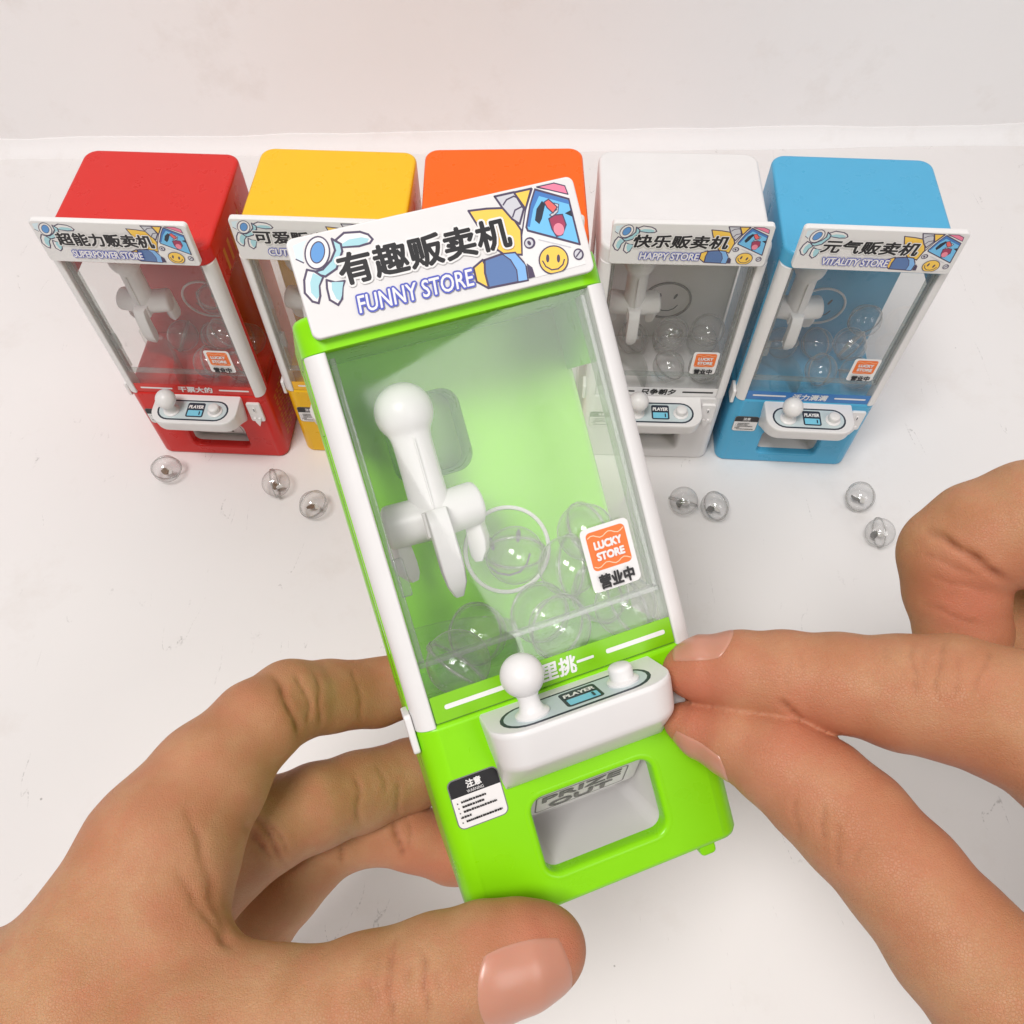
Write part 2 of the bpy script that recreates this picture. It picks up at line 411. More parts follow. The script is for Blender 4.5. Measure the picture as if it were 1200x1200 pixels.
def claw_stem():
    g = G(); c = (-12.2, 16, 0)
    r = 5.7
    prof = [(r * math.sin(a), 97.6 + r * math.cos(a)) for a in [math.pi * i / 22 for i in range(0, 17)]]
    prof += [(3.98, 93.0), (3.85, 91.5), (3.85, 86), (3.95, 80), (4.3, 76.5), (3.9, 73.6), (3.0, 72.6), (0.0, 72.4)]
    g.lathe(prof[::-1], c, n=32)
    g.lathe([(2.4, 0), (2.4, 27.5)], (-10.0, 16, 95.0), (0.0, 1, 0), n=16)      # stub into the back wall's recess
    g.rbox(c[0] - 0.13, c[0] + 0.13, c[1] - 4.5, c[1] - 3.9, 78.6, 92.5, r=0.05, bev=0.04, n=2)     # mould seam
    return g
def claw_arms():
    g = G(); c = Vector((-12.2, 16, 76.6))
    for a in (8, 172):
        d = Vector((math.cos(math.radians(a)), math.sin(math.radians(a)), 0.02))
        g.lathe([(4.4, 0), (4.4, 8.6), (4.15, 9.3), (3.5, 9.7), (0, 9.8)], tuple(c), tuple(d), n=24)
    g.rbox(c.x - 2.6, c.x + 2.6, c.y - 5.2, c.y - 2.5, 73.4, 78.4, r=0.5, bev=0.3)
    return g
def claw_finger(k):
    def b():
        g = G(); cx, cyy = (-12.2, 10.2) if k == 0 else ((-5.2, 19.0) if k == 1 else (-19.2, 19.0))
        # blade profile in (outward, z)
        out = [(1.2, 78.6 if k == 0 else 76.5), (2.2, 75.5), (2.7, 71), (2.9, 67.0), (2.3, 64.0), (0.6, 61.2)]
        inn = [(-0.9, 61.4), (-1.3, 63.4), (-1.1, 66.6), (-0.7, 71), (-0.9, 75.5), (-0.8, 78.6 if k == 0 else 76.5)]
        if k: out = [(a, 64 + (z - 60) * 0.75) for a, z in out]; inn = [(a, 64 + (z - 60) * 0.75) for a, z in inn]
        P = out + inn; n = len(P); w = 2.15
        d = (0, -1) if k == 0 else ((0.9, -0.43) if k == 1 else (-0.9, -0.43)); s = (-d[1], d[0])
        zt = min(z for _, z in P); tip = lambda z: min(1.0, 0.34 + 0.66 * math.sqrt(max(z - zt, 0) / 4.5))
        rings = []
        for t, sc in ((-w, 0.82), (-w * 0.8, 0.96), (0, 1.0), (w * 0.8, 0.96), (w, 0.82)):
            mo = sum(p[0] for p in P) / n
            rings.append([(cx + d[0] * (mo + (o - mo) * sc) + s[0] * t * tip(z), cyy + d[1] * (mo + (o - mo) * sc) + s[1] * t * tip(z), 69 + (z - 69) * (0.985 + 0.015 * sc)) for o, z in P])
        return g.loft(rings)
    return b
def front_pane():
    g = G()
    g.rbox(-24.05, 24.05, 0.35, 1.35, ZB + 0.02, ZC, r=0.15, bev=0.12, axis='y', n=2)
    return g
def pane_ledge():
    g = G()
    g.rbox(-23.9, 23.9, 1.4, 3.4, 52.6, 53.5, r=0.15, bev=0.1, axis='y', n=2)
    for x in (-23.7, 22.7):
        g.rbox(x, x + 1.0, 1.4, 4.6, 53.6, ZC - 1, r=0.15, bev=0.1, n=2)
    g.rbox(-23.2, -21.2, 1.5, 3.0, 66, 73, r=0.3, bev=0.15, axis='y', n=2)
    return g
def side_pane(sx):
    def b():
        s = 1 if sx > 0 else -1; xs = sorted((s * (W2 - 0.3), s * (W2 - 1.1)))
        return G().rbox(xs[0], xs[1], 6.65, 31.9, ZB + 0.02, 97.1, r=0.15, bev=0.1, axis='x', n=2)
    return b
def chute_wall():
    g = G(); c = (-24.2, 1.6); n = 18; V = []
    for r in (19.6, 18.8):
        V.append([(c[0] + r * math.sin(a), c[1] + r * math.cos(a)) for a in [math.pi / 2 * i / n for i in range(n + 1)]])
    P = V[0] + V[1][::-1]
    return g.loft([[(x, y, ZB + 0.05) for x, y in P], [(x, y, 55.0) for x, y in P], [(x, y, 55.3) for x, y in P]])
def chamber_floor():
    g = G()
    return g.rbox(-26.4, 26.4, 1.5, 31.8, ZB + 0.01, ZB + 0.45, r=0.3, bev=0.05, n=2)
def ring_emblem():
    g = G(); c = (3.2, 32, 63.0); n = 40; prof = [(9.75, 0.05), (9.75, -0.45), (9.6, -0.6), (9.05, -0.6), (8.9, -0.45), (8.9, 0.05)]
    for k in range(n):
        pass
    rings = []
    for k in range(n):
        a = 2 * math.pi * k / n; rings.append([(c[0] + r * math.cos(a), c[1] + y, c[2] + r * math.sin(a)) for r, y in prof])
    v = [p for r in rings for p in r]; m = len(prof)
    return g.add(v, [(k * m + i, k * m + i + 1, ((k + 1) % n) * m + i + 1, ((k + 1) % n) * m + i) for k in range(n) for i in range(m - 1)])
def sign_board():
    return G().rbox(SIGN[0], SIGN[1], -2.4, -0.22, SIGN[2], SIGN[3], r=1.3, bev=0.35, axis='y', n=5)
def sign_bracket():
    return G().rbox(-10, 10, -0.3, 1.2, 112.9, 116.4, r=0.3, bev=0.1, n=2)
def side_tab():
    return G().rbox(-W2 - 1.1, -W2 + 0.2, 1.5, 7.5, 37.5, 45.2, r=0.8, bev=0.3, axis='x', n=3)
def latch_tab():
    g = G(); g.rbox(19.0, 22.4, 1.5, 4.2, -2.6, 0.6, r=0.9, bev=0.5, axis='y', n=4)
    return g.rbox(19.6, 23.2, 3.4, 7.4, -1.9, 0.5, r=0.7, bev=0.3, n=3)

def sign_print(kind):
    p = Print(0.006); o = I['outline']
    # claw drawing
    p.poly([(-24.3, 128.2), (-21.9, 128.6), (-22.8, 127.6), (-23.5, 125.3), (-24.4, 126.0)], I['pale'])
    p.stroke([(-24.4, 126.0), (-23.4, 125.2)], 0.22, o, False)
    p.outlined([(-17.3, 127.6), (-15.7, 128.4), (-13.1, 128.0), (-11.9, 127.3), (-11.4, 126.4), (-12.0, 125.9), (-13.9, 125.8), (-16.9, 126.3)], I['white'])
    p.poly([(-16.7, 126.7), (-15.2, 127.2), (-13.1, 127.1), (-11.95, 126.6), (-12.4, 126.1), (-13.8, 125.95), (-16.6, 126.35)], I['teal'])
    p.outlined([(-22.3, 123.4), (-20.7, 123.5), (-19.0, 124.6), (-17.9, 126.0), (-17.9, 127.9), (-16.7, 126.8), (-16.8, 125.6), (-18.5, 123.1), (-20.6, 122.3), (-21.4, 122.7)], I['teal'])
    p.outlined([(-23.2, 124.0), (-24.1, 122.5), (-24.6, 120.5), (-23.8, 118.9), (-22.9, 118.4), (-22.3, 119.5), (-22.0, 121.1), (-21.0, 122.3), (-22.1, 123.5)], I['white'])
    p.poly([(-22.4, 123.3), (-23.3, 121.9), (-23.6, 120.3), (-23.0, 119.1), (-22.5, 119.5), (-22.1, 121.1), (-21.2, 122.3)], I['teal'])
    p.outlined([(-20.6, 121.7), (-20.9, 120.4), (-21.0, 118.5), (-19.9, 117.4), (-19.0, 118.2), (-18.4, 120.0), (-17.8, 120.9), (-19.3, 121.0)], I['white'])
    p.poly([(-19.9, 121.2), (-20.2, 120.0), (-19.9, 118.4), (-19.4, 118.0), (-18.9, 118.7), (-18.4, 120.0), (-18.0, 120.8)], I['teal'])
    p.ell((-20.8, 126.25), 2.75, 2.05, 62, o); p.ell((-20.8, 126.25), 2.5, 1.8, 62, I['white'])
    p.ell((-20.75, 126.3), 1.85, 1.2, 62, o); p.ell((-20.75, 126.3), 1.65, 1.02, 62, I['blue'])
    # yellow frame, pipe, boot
    p.z = 1
    p.outlined([(5.7, 127.4), (8.9, 127.1), (11.7, 126.6), (13.2, 124.1), (13.9, 122.3), (13.0, 118.3), (9.8, 119.1), (8.0, 121.0), (6.3, 125.6)], I['yellow'])
    p.outlined([(14.3, 128.7), (17.5, 128.7), (15.6, 125.6)], I['yellow'])
    p.outlined([(10.8, 128.75), (14.3, 128.75), (15.3, 125.7), (13.9, 123.4), (12.8, 124.5), (11.6, 126.7), (11.3, 127.5)], I['gray'])
    p.stroke([(11.9, 127.1), (12.7, 127.8), (14.1, 128.1), (14.7, 127.7)], 0.25, o, False); p.stroke([(13.0, 124.8), (13.7, 125.8), (15.3, 126.2)], 0.25, o, False)
    p.outlined([(4.0, 118.1), (5.9, 119.0), (6.4, 116.5), (5.6, 114.2), (3.9, 115.7)], I['yellow'])
    p.outlined([(6.2, 118.9), (9.3, 119.2), (11.8, 118.9), (13.1, 116.5), (12.8, 113.9), (5.7, 114.2), (5.7, 116.8)], I['navy'])
    p.outlined([(9.5, 119.2), (11.8, 118.9), (13.1, 116.5), (12.8, 113.9), (11.0, 114.0), (11.3, 116.0), (10.7, 117.9)], I['lightblue'], 0.2)
    # cabinet with screen
    p.poly([(17.8, 128.7), (23.9, 126.6), (23.8, 114.2), (14.1, 114.0), (13.1, 116.6), (12.8, 118.1), (13.7, 121.4), (15.5, 125.6)], I['white'])
    p.stroke([(17.6, 128.6), (15.5, 125.4), (13.7, 121.4), (12.9, 118.2)], 0.26, o, False)
    p.outlined([(18.5, 128.75), (21.7, 128.75), (23.5, 127.9), (23.7, 126.4)], I['pink'], 0.2)
    p.outlined([(18.1, 128.4), (23.6, 125.6), (23.6, 117.7), (15.0, 122.0), (14.9, 122.6), (16.6, 126.1)], I['screen'])
    p.poly([(18.1, 128.2), (23.5, 125.4), (23.5, 124.7), (18.5, 127.2), (16.9, 125.3), (15.5, 122.5), (15.1, 122.7), (16.7, 126.1)], I['deep'])
    p.poly([(17.5, 125.2), (18.8, 126.3), (19.2, 125.6), (18.0, 123.4), (17.3, 122.6), (16.7, 123.4)], I['slate'])
    p.poly([(22.3, 123.4), (23.5, 123.7), (23.55, 122.5)], I['slate'])
    p.outlined([(20.8, 125.5), (21.6, 125.1), (21.1, 123.9), (19.9, 123.3), (19.5, 123.7), (21.0, 124.3)], I['gray'], 0.15)
    p.outlined([(19.1, 126.0), (20.0, 126.3), (20.7, 125.4), (21.2, 124.7), (20.2, 123.9), (19.4, 125.0)], I['coral'], 0.2)
    p.outlined([(19.2, 123.1), (20.4, 123.5), (21.8, 123.3), (22.0, 121.5), (20.9, 120.0), (19.8, 119.9), (19.3, 121.3)], I['maroon'], 0.22)
    p.ell((20.5, 121.0), 0.95, 1.05, 0, I['tongue'])
    p.stroke([(16.5, 120.1), (21.8, 117.6)], 0.16, I['gray'], False)
    p.ell((14.75, 119.9), 1.05, 0.95, 20, o); p.ell((14.65, 119.9), 0.75, 0.68, 20, I['gray']); p.ell((14.65, 119.9), 0.3, 0.42, 20, o)
    p.ell((22.9, 116.1), 0.95, 1.0, 0, o); p.ell((22.85, 116.1), 0.68, 0.74, 0, I['gray']); p.stroke([(22.4, 115.8), (23.3, 116.5)], 0.25, o, False)
    p.poly([(13.3, 116.7), (14.1, 115.8), (14.2, 114.15), (13.0, 114.1)], o)
    p.ell((18.2, 116.15), 2.75, 2.5, 0, o, squash=113.95); p.ell((18.2, 116.15), 2.5, 2.26, 0, I['yellow'], squash=114.05)
    p.ell((17.2, 116.65), 0.3, 0.7, -15, o); p.ell((19.1, 116.2), 0.3, 0.7, -15, o)
    p.stroke([(16.2, 116.4), (16.5, 115.4), (17.4, 114.6), (18.6, 114.5), (19.6, 115.0), (20.1, 115.8)], 0.24, o, False)
    cn, en, x1, ex0, ex1 = {'green': ('有趣贩卖机', 'FUNNY STORE', 11.6, -16.8, 3.5), 'red': ('超能力贩卖机', 'SUPERPOWER STORE', 12.6, -16.0, 7.2),
                   'yellow': ('可爱贩卖机', 'CUTE STORE', 11.6, -15.0, 3.0), 'white': ('快乐贩卖机', 'HAPPY STORE', 11.8, -15.6, 3.6),
                   'blue': ('元气贩卖机', 'VITALITY STORE', 11.8, -16.4, 4.6), 'orange': (None,) * 5}[kind]
    if cn:
        x0 = -18.2 if kind != 'red' else -18.6
        sh = 0.0 if kind in ('green', 'red', 'yellow') else 0.16
        p.text(cn, x0, x1, 120.1, 125.1, I['white'], 0.52, sh)
        p.text(cn, x0, x1, 120.1, 125.1, I['black'], 0.2, sh)
        p.text(en, ex0, ex1, 115.2, 118.0, I['purple'], 0.34, 0.12)
        p.text(en, ex0, ex1, 115.2, 118.0, I['white'], 0.04 if kind == 'green' else 0.10, 0.12)
    return p

STRIPTXT = {'red': '干票大的', 'white': '只争朝夕', 'blue': '活力满满', 'green': '百里挑一'}
front = lambda y: (lambda x, z, h: (x, y - h, z))
def top(zp): return lambda x, y, h: (x, y, zp + h)

def build_machine(kind, label):
    B = BODYMAT[kind]
    root = bpy.data.objects.new('claw_machine', None); COL.objects.link(root); root.empty_display_size = 0.02
    root['label'] = label; root['category'] = 'toy machine'; root['group'] = 'miniature claw machines'
    bb = part('base_body', 'base', base_body, [B], root)
    part('prize_tray', 'tray', tray, [WHITE], bb)
    # hinged prize flap: hanging nearly shut, pushed in on the held machine
    swing = math.radians({'green': 50, 'blue': 46, 'red': 14, 'white': 16}.get(kind, 8)); hz, hy = OPEN[3] - 0.3, 2.9
    fl = part('prize_flap', 'flap', prize_flap, [WHITE], root)
    p = Print(0.03); p.stroke(outline(-9.4, 9.9, -12.4, -2.0, 0.8, 3), 0.3, I['grey'])
    p.text('PRIZE', -8.0, 8.6, -6.6, -3.0, I['grey'], 0.2); p.text('OUT', -6.4, 7.0, -11.5, -7.9, I['grey'], 0.2)
    p.obj('flap_lettering', lambda x, z, h: (x, -0.4 - h, z), fl)
    fl.matrix_local = Matrix.Translation((0, hy * MM, hz * MM)) @ Matrix.Rotation(swing, 4, 'X')
    part('top_cap', 'cap', cap, [B], root)
    part('rear_housing', 'rear', rear_housing, [B], root)
    for sx in (-1, 1):
        part('corner_post', ('post', sx), post(sx), [WHITE], root)
        part('side_frame', ('frame', sx), side_frame(sx), [B], root)
        sh = part('side_header', ('hdr', sx), side_header(sx), [B], root)
        part('side_pane', ('spane', sx), side_pane(sx), [SIDEPANE], root)
        if kind == 'red' and sx > 0:
            p = Print(0.04)
            for k in range(5): p.poly([(11 + k * 5.0, 98.6), (12.8 + k * 5.0, 98.6), (12.8 + k * 5.0, 107.6), (11 + k * 5.0, 107.6)], I['gold'], 1)
            p.obj('vent_stripes', lambda y, z, h: (W2 - 0.15 + h, y, z), sh)
            p = Print(0.04); rnd = random.Random(4)
            for r in range(5):          # gold brush lettering, too small to read
                for k in range(7):
                    y = 7.5 + r * 3.4; z = 32.5 - k * 3.9
                    p.stroke([(y + rnd.uniform(-.4, .4), z), (y + 2.2, z - rnd.uniform(.3, 1.2)), (y + rnd.uniform(0, 1), z - 1.8), (y + 2.4, z - 2.8)], 0.55, I['gold'], False, z=1 + (k % 2))
            p.obj('side_lettering', lambda y, z, h: (W2 + h, y, z), bb)
    em = part('ring_emblem', 'ring', ring_emblem, [WHITE if kind != 'white' else I['grey']], root)
    p = Print(0.03); fc = I['slate'] if kind != 'green' else I['grey']
    p.ell((0.2, 65.2), 0.55, 1.5, 0, fc); p.ell((6.4, 65.2), 0.55, 1.5, -20, fc)
    p.stroke([(-1.6, 60.5), (-0.2, 58.6), (2.2, 57.4), (4.6, 57.4), (6.6, 58.6), (7.8, 60.5)], 0.45, fc, False)
    p.obj('emblem_face', front(32), em)
    part('chamber_floor', 'floor', chamber_floor, [B], root)
    cw = part('prize_chute', 'chute', chute_wall, [CHUTE], root)
    st = part('claw', 'claw', claw_stem, [WHITE], root)
    part('claw_arms', 'arms', claw_arms, [WHITE], st)
    for k in range(3): part('claw_finger', ('finger', k), claw_finger(k), [WHITE], st, 62)
    fp = part('front_pane', 'pane', front_pane, [CLEAR], root)
    part('pane_ledge', 'ledge', pane_ledge, [CLEAR_EDGE], fp)
    # printed strip along the foot of the pane
    p = Print(0.03); p.rrect(-23.8, 23.9, 42.25, 47.3, 0.3, STRIPMAT[kind])
    tx = I['black'] if kind == 'white' else I['white']
    p.rrect(-21.6, -8.6, 44.35, 45.25, 0.4, tx, 3); p.rrect(10.2, 22.4, 44.35, 45.25, 0.4, tx, 3)
    if kind in STRIPTXT: p.text(STRIPTXT[kind], -6.2, 7.6, 43.1, 46.4, tx, 0.12, 0.12, z=4)
    p.obj('slogan_strip', front(0.30), root)
    # round-cornered shop sticker
    p = Print(0.05); p.rrect(10.9, 20.6, 56.0, 68.3, 1.1, I['white']); p.rrect(11.9, 19.7, 60.0, 67.4, 0.9, I['orange'])
    wav = lambda z0, sg: [(12.2 + 7.2 * i / 12, z0 + 0.35 * math.sin(i * 1.1) * sg) for i in range(13)]
    p.stroke(wav(66.4, 1), 0.16, I['cream'], False); p.stroke(wav(60.9, -1), 0.16, I['cream'], False)
    p.text('LUCKY', 13.1, 18.5, 64.0, 65.4, I['white'], 0.12); p.text('STORE', 13.1, 18.5, 61.9, 63.3, I['white'], 0.12)
    p.text('营业中', 12.4, 19.2, 56.6, 59.2, I['black'], 0.13)
    p.obj('shop_sticker', front(0.30), root)
    # warning sticker
    p = Print(0.03); p.rrect(-25.3, -15.5, 21.6, 31.4, 1.3, I['grey']); p.rrect(-25.1, -15.7, 21.8, 31.2, 1.15, I['white'])
    p.poly([(-25.1, 27.9), (-15.7, 27.9)] + outline(-25.1, -15.7, 21.8, 31.2, 1.15, 5)[12:], I['black'])
    p.text('注意', -21.8, -19.0, 29.1, 30.6, I['white'], 0.06); p.text('WARNING', -22.0, -18.8, 28.2, 28.8, I['white'])
    rnd = random.Random(7)
    for k, (a, b) in enumerate([(-23.6, -18.8), (-23.6, -19.4), (-23.6, -17.2), (-24.2, -22.4), (-23.6, -16.6)]):
        z = 26.9 - k * 0.95; x = a
        p.rrect(-24.4, -24.2, z - 0.2, z + 0.05, 0.05, I['black'], z=9)
        while x < b:
            e = min(b, x + rnd.uniform(0.25, 0.5)); p.poly([(x, z - 0.22), (e, z - 0.22), (e, z + rnd.uniform(0.1, 0.24)), (x, z + 0.2)], I['black'], 9); x = e + rnd.uniform(0.04, 0.12)
    p.obj('warning_sticker', front(0.0), root)
    # control panel
    pb = part('control_panel', 'panel', panel_body, [WHITE], root)
    p = Print(0.03); p.rrect(-13.7, 14.8, -12.7, -2.6, 5.0, I['slate']); p.rrect(-13.0, 14.1, -12.0, -3.3, 4.3, I['panelgrey'])
    p.rrect(-1.9, 5.1, -11.0, -3.9, 0.8, I['slate']); p.rrect(-1.3, 4.5, -10.4, -7.6, 0.3, I['lcd'])
    p.text('PLAYER', -1.3, 4.5, -6.7, -5.2, I['white'], 0.1, 0.15); p.text('1', 3.3, 3.7, -9.9, -8.2, I['slate'], 0.03)
    p.obj('panel_print', top(41.35), pb)
    part('joystick', 'joy', joystick, [WHITE], pb); part('push_button', 'btn', button, [WHITE], pb)
    cp = part('coin_plate', 'coin', coin_plate, [WHITE], root)
    p = Print(0.03); p.rrect(21.95, 22.35, 34.1, 35.7, 0.15, I['slate']); p.obj('coin_slot', front(-1.5), cp)
    part('side_tab', 'tab', side_tab, [WHITE], root)
    sb = part('sign_board', 'sign', sign_board, [WHITE], root)
    part('sign_bracket', 'bracket', sign_bracket, [WHITE], sb)
    sign_print(kind).obj('sign_artwork', front(-2.4), sb)
    if kind == 'green': part('latch_tab', 'latch', latch_tab, [B], root)
    return root

# ------------------------------------------------------------------ table and wall
def surf_mat(name, col, marks, sc=1.0, bump=0.2):
    m, nt, p, N, L = new_mat(name)
    v = objcoord(N, L, 1000 * sc)
    def noise(s, det=4, rough=0.55):
        n = N.new('ShaderNodeTexNoise'); n.inputs['Scale'].default_value = s; n.inputs['Detail'].default_value = det; n.inputs['Roughness'].default_value = rough
        L.new(v, n.inputs['Vector']); return n.outputs[0]
    def ramp(src, a, b):
        r = N.new('ShaderNodeMapRange'); r.inputs[1].default_value = a; r.inputs[2].default_value = b; L.new(src, r.inputs[0]); return r.outputs[0]
    def mul(a, b):
        q = N.new('ShaderNodeMath'); q.operation = 'MULTIPLY'
        for i, s in enumerate((a, b)):
            if isinstance(s, float): q.inputs[i].default_value = s
            else: L.new(s, q.inputs[i])
        return q.outputs[0]
    def mix(fac, c1, c2):
        x = N.new('ShaderNodeMix'); x.data_type = 'RGBA'; L.new(fac, x.inputs[0])
        for i, c in ((6, c1), (7, c2)):
            if isinstance(c, tuple): x.inputs[i].default_value = c
            else: L.new(c, x.inputs[i])
        return x.outputs[2]
    big = ramp(noise(0.006, 5), 0.3, 0.7)
    c = mix(big, tuple(k * 0.965 for k in col[:3]) + (1,), col)
    blot = ramp(noise(0.022, 6, 0.7), 0.56, 0.8)
    c = mix(mul(blot, 0.6), c, (col[0] * 0.86, col[1] * 0.83, col[2] * 0.80, 1))
    if marks:
        # small specks
        vo = N.new('ShaderNodeTexVoronoi'); vo.inputs['Scale'].default_value = 0.06; L.new(v, vo.inputs['Vector'])
        sp = N.new('ShaderNodeMath'); sp.operation = 'LESS_THAN'; L.new(vo.outputs['Distance'], sp.inputs[0])
        rs = N.new('ShaderNodeSeparateColor'); L.new(vo.outputs['Color'], rs.inputs[0])
        th = N.new('ShaderNodeMapRange'); th.inputs[1].default_value = 0.72; th.inputs[2].default_value = 1.0; th.inputs[3].default_value = 0.0; th.inputs[4].default_value = 0.036
        L.new(rs.outputs[0], th.inputs[0]); L.new(th.outputs[0], sp.inputs[1])
        c = mix(mul(sp.outputs[0], 0.5), c, (0.16, 0.14, 0.13, 1))
        # hairline scuffs: thin iso-lines of a stretched noise, broken up
        mp = N.new('ShaderNodeMapping'); mp.inputs['Scale'].default_value = (1, 0.22, 1); mp.inputs['Rotation'].default_value = (0, 0, 0.35); L.new(v, mp.inputs['Vector'])
        ns = N.new('ShaderNodeTexNoise'); ns.inputs['Scale'].default_value = 0.07; ns.inputs['Detail'].default_value = 2; L.new(mp.outputs[0], ns.inputs['Vector'])
        d = N.new('ShaderNodeMath'); d.operation = 'SUBTRACT'; d.inputs[1].default_value = 0.5; L.new(ns.outputs[0], d.inputs[0])
        a = N.new('ShaderNodeMath'); a.operation = 'ABSOLUTE'; L.new(d.outputs[0], a.inputs[0])
        lt = ramp(a.outputs[0], 0.006, 0.0)
        brk = ramp(noise(0.05, 3), 0.55, 0.64); brk2 = ramp(noise(0.9, 2), 0.45, 0.6)
        c = mix(mul(mul(mul(lt, brk), brk2), 0.55), c, (0.25, 0.23, 0.22, 1))
    L.new(c, p.inputs['Base Color'])
    p.inputs['Roughness'].default_value = 0.5; p.inputs['Specular IOR Level'].default_value = 0.35
    b = N.new('ShaderNodeBump'); b.inputs['Strength'].default_value = bump; b.inputs['Distance'].default_value = 0.0004
    L.new(noise(0.09, 6, 0.6), b.inputs['Height']); L.new(b.outputs[0], p.inputs['Normal'])
    return m
TABLE = surf_mat('table_paint', (0.80, 0.772, 0.76, 1), True)
WALLM = surf_mat('wall_paint', (0.885, 0.868, 0.862, 1), False, bump=0.5)
YW = 437.0
def structure(name, g, mat):
    o = link_obj(name, g.mesh(name), [mat]); o['kind'] = 'structure'; return o
structure('table_top', G().rbox(-900, 900, -420, YW + 20, -25, 0, r=3, bev=1.5), TABLE)
wl = structure('wall', G().rbox(-900, 900, YW, YW + 40, -30, 900, r=1, bev=0.5), WALLM)
# rounded bead of filler in the joint of table and wall
g = G(); prof = [(YW + 2, 0.0), (YW - 7, 0.02), (YW - 6.2, 1.0), (YW - 4.0, 3.4), (YW - 1.6, 6.6), (YW - 0.6, 9.0), (YW + 2, 9.4)]
xs = [-900 + 30 * i for i in range(61)]; rnd = random.Random(3)
rings = []
for x in xs:
    w = 1 + rnd.uniform(-0.10, 0.10); rings.append([(x, YW + (y - YW) * w, zz * w if zz > 0.1 else -0.3) for y, zz in prof])
g.loft(rings)
structure('joint_bead', g, WALLM)

# ------------------------------------------------------------------ machines
RG = np.array([[0.941959, -0.227904, -0.246504], [0.334631, 0.578098, 0.744219], [-0.027106, -0.783512, 0.620785]])
TG = np.array([19.4433, 24.4821, 133.1994])
POSE = {'red': (-125.1138, 222.0662, -3.943), 'blue': (118.9122, 213.5278, -4.389), 'white': (59.4946, 217.5893, -2.881),
        'yellow': (-61.9287, 221.687, -3.971), 'orange': (0.05, 221.0787, -0.2)}
LAB = {'green': 'green toy claw machine held up in two hands, sign reading FUNNY STORE',
       'red': 'red toy claw machine standing on the table, sign reading SUPERPOWER STORE',
       'yellow': 'yellow toy claw machine standing between the red and the orange one',
       'orange': 'orange toy claw machine standing behind the green one, mostly hidden',
       'white': 'white toy claw machine standing on the table, sign reading HAPPY STORE',
       'blue': 'light blue toy claw machine standing on the table, sign reading VITALITY STORE'}
MW = {}
for kind in ('red', 'yellow', 'orange', 'white', 'blue', 'green'):
    o = build_machine(kind, LAB[kind])
    if kind == 'green':
        M = Matrix([[*RG[0], TG[0] * MM], [*RG[1], TG[1] * MM], [*RG[2], TG[2] * MM], [0, 0, 0, 1]])
        M = Matrix.LocRotScale(M.to_translation(), M.to_3x3().to_quaternion(), None)
    else:
        x, y, a = POSE[kind]
        M = Matrix.Translation((x * MM, y * MM, 0.0002)) @ Matrix.Rotation(math.radians(a), 4, 'Z')
    o.matrix_world = M; MW[kind] = M

# ------------------------------------------------------------------ clear capsules
RB = 6.7
def half_shell(sg, r, th=0.32):
    g = G(); n = 32; m = 11
    A = [math.pi / 2 * i / m for i in range(0, m + 1)]
    prof = [(r * math.sin(a), sg * r * math.cos(a)) for a in A]
    if sg > 0: prof += [(r + 0.35, 0.1), (r + 0.35, -0.9), (r - 0.1, -1.0)]
    else: prof += [(r, 0.7)]
    prof[0] = (0.05, prof[0][1])
    rings = [[(q * math.cos(2 * math.pi * i / n), q * math.sin(2 * math.pi * i / n), hh) for i in range(n)] for q, hh in prof]
    g.loft(rings, True, False); return g
HS = {1: half_shell(1, RB - 0.36).mesh('capsule_half', 50), -1: half_shell(-1, RB - 0.62).mesh('capsule_half', 50)}
RIM = clear('clear_capsule_rim', edge=(0.55, 0.55, 0.54), face=(0.80, 0.80, 0.79), rough=0.04, fres=2.5, haze=0.16)
def capsule_rim():
    g = G(); n, m, R0_, r0 = 36, 8, RB - 0.22, 0.20
    v = [((R0_ + r0 * math.cos(2 * math.pi * j / m)) * math.cos(2 * math.pi * i / n), (R0_ + r0 * math.cos(2 * math.pi * j / m)) * math.sin(2 * math.pi * i / n), -0.4 + 1.5 * r0 * math.sin(2 * math.pi * j / m)) for i in range(n) for j in range(m)]
    return g.add(v, [(i * m + j, ((i + 1) % n) * m + j, ((i + 1) % n) * m + (j + 1) % m, i * m + (j + 1) % m) for i in range(n) for j in range(m)])
def capsule(loc, rot, label, group, scale=1.0):
    e = bpy.data.objects.new('capsule_ball', None); COL.objects.link(e); e.empty_display_size = 0.004
    e['label'] = label; e['category'] = 'capsule'; e['group'] = group
    for s in (1, -1):
        link_obj('capsule_half', HS[s], [SHELL], e)
    part('capsule_rim', 'rim', capsule_rim, [RIM], e, 60)
    e.matrix_world = Matrix.LocRotScale(Vector(loc), rot, Vector((scale,) * 3)); return e
CHIP = [plastic('brown_chip', (0.20, 0.13, 0.085, 1), 0.22), plastic('grey_chip', (0.16, 0.155, 0.15, 1), 0.22), plastic('painted_glint', (0.62, 0.60, 0.57, 1), 0.25)]  # the pale colour is a painted white highlight, the other two are chips
def chip(seed):
    def b():
        r_ = random.Random(seed); g = G(); k = 5; rings = []
        for i in range(5):
            t = i / 4 - 0.5; w = 1.5 * (1 - (2 * t) ** 2 * 0.7); z = r_.uniform(-0.5, 0.5)
            rings.append([(t * 4.6 + r_.uniform(-.3, .3), w * q + r_.uniform(-.25, .25), z + 0.9 * abs(q) + o) for q, o in ((-1, 0), (-0.3, 0.1), (0.3, -0.2), (1, 0), (0.3, 0.45), (-0.3, 0.55))])
        return g.loft(rings)
    return b
rnd = random.Random(11)
def rrot(): return Matrix.Rotation(rnd.uniform(0, 6.28), 3, 'Z') @ Matrix.Rotation(rnd.uniform(0.3, 2.6), 3, 'X') @ Matrix.Rotation(rnd.uniform(0, 6), 3, 'Y')
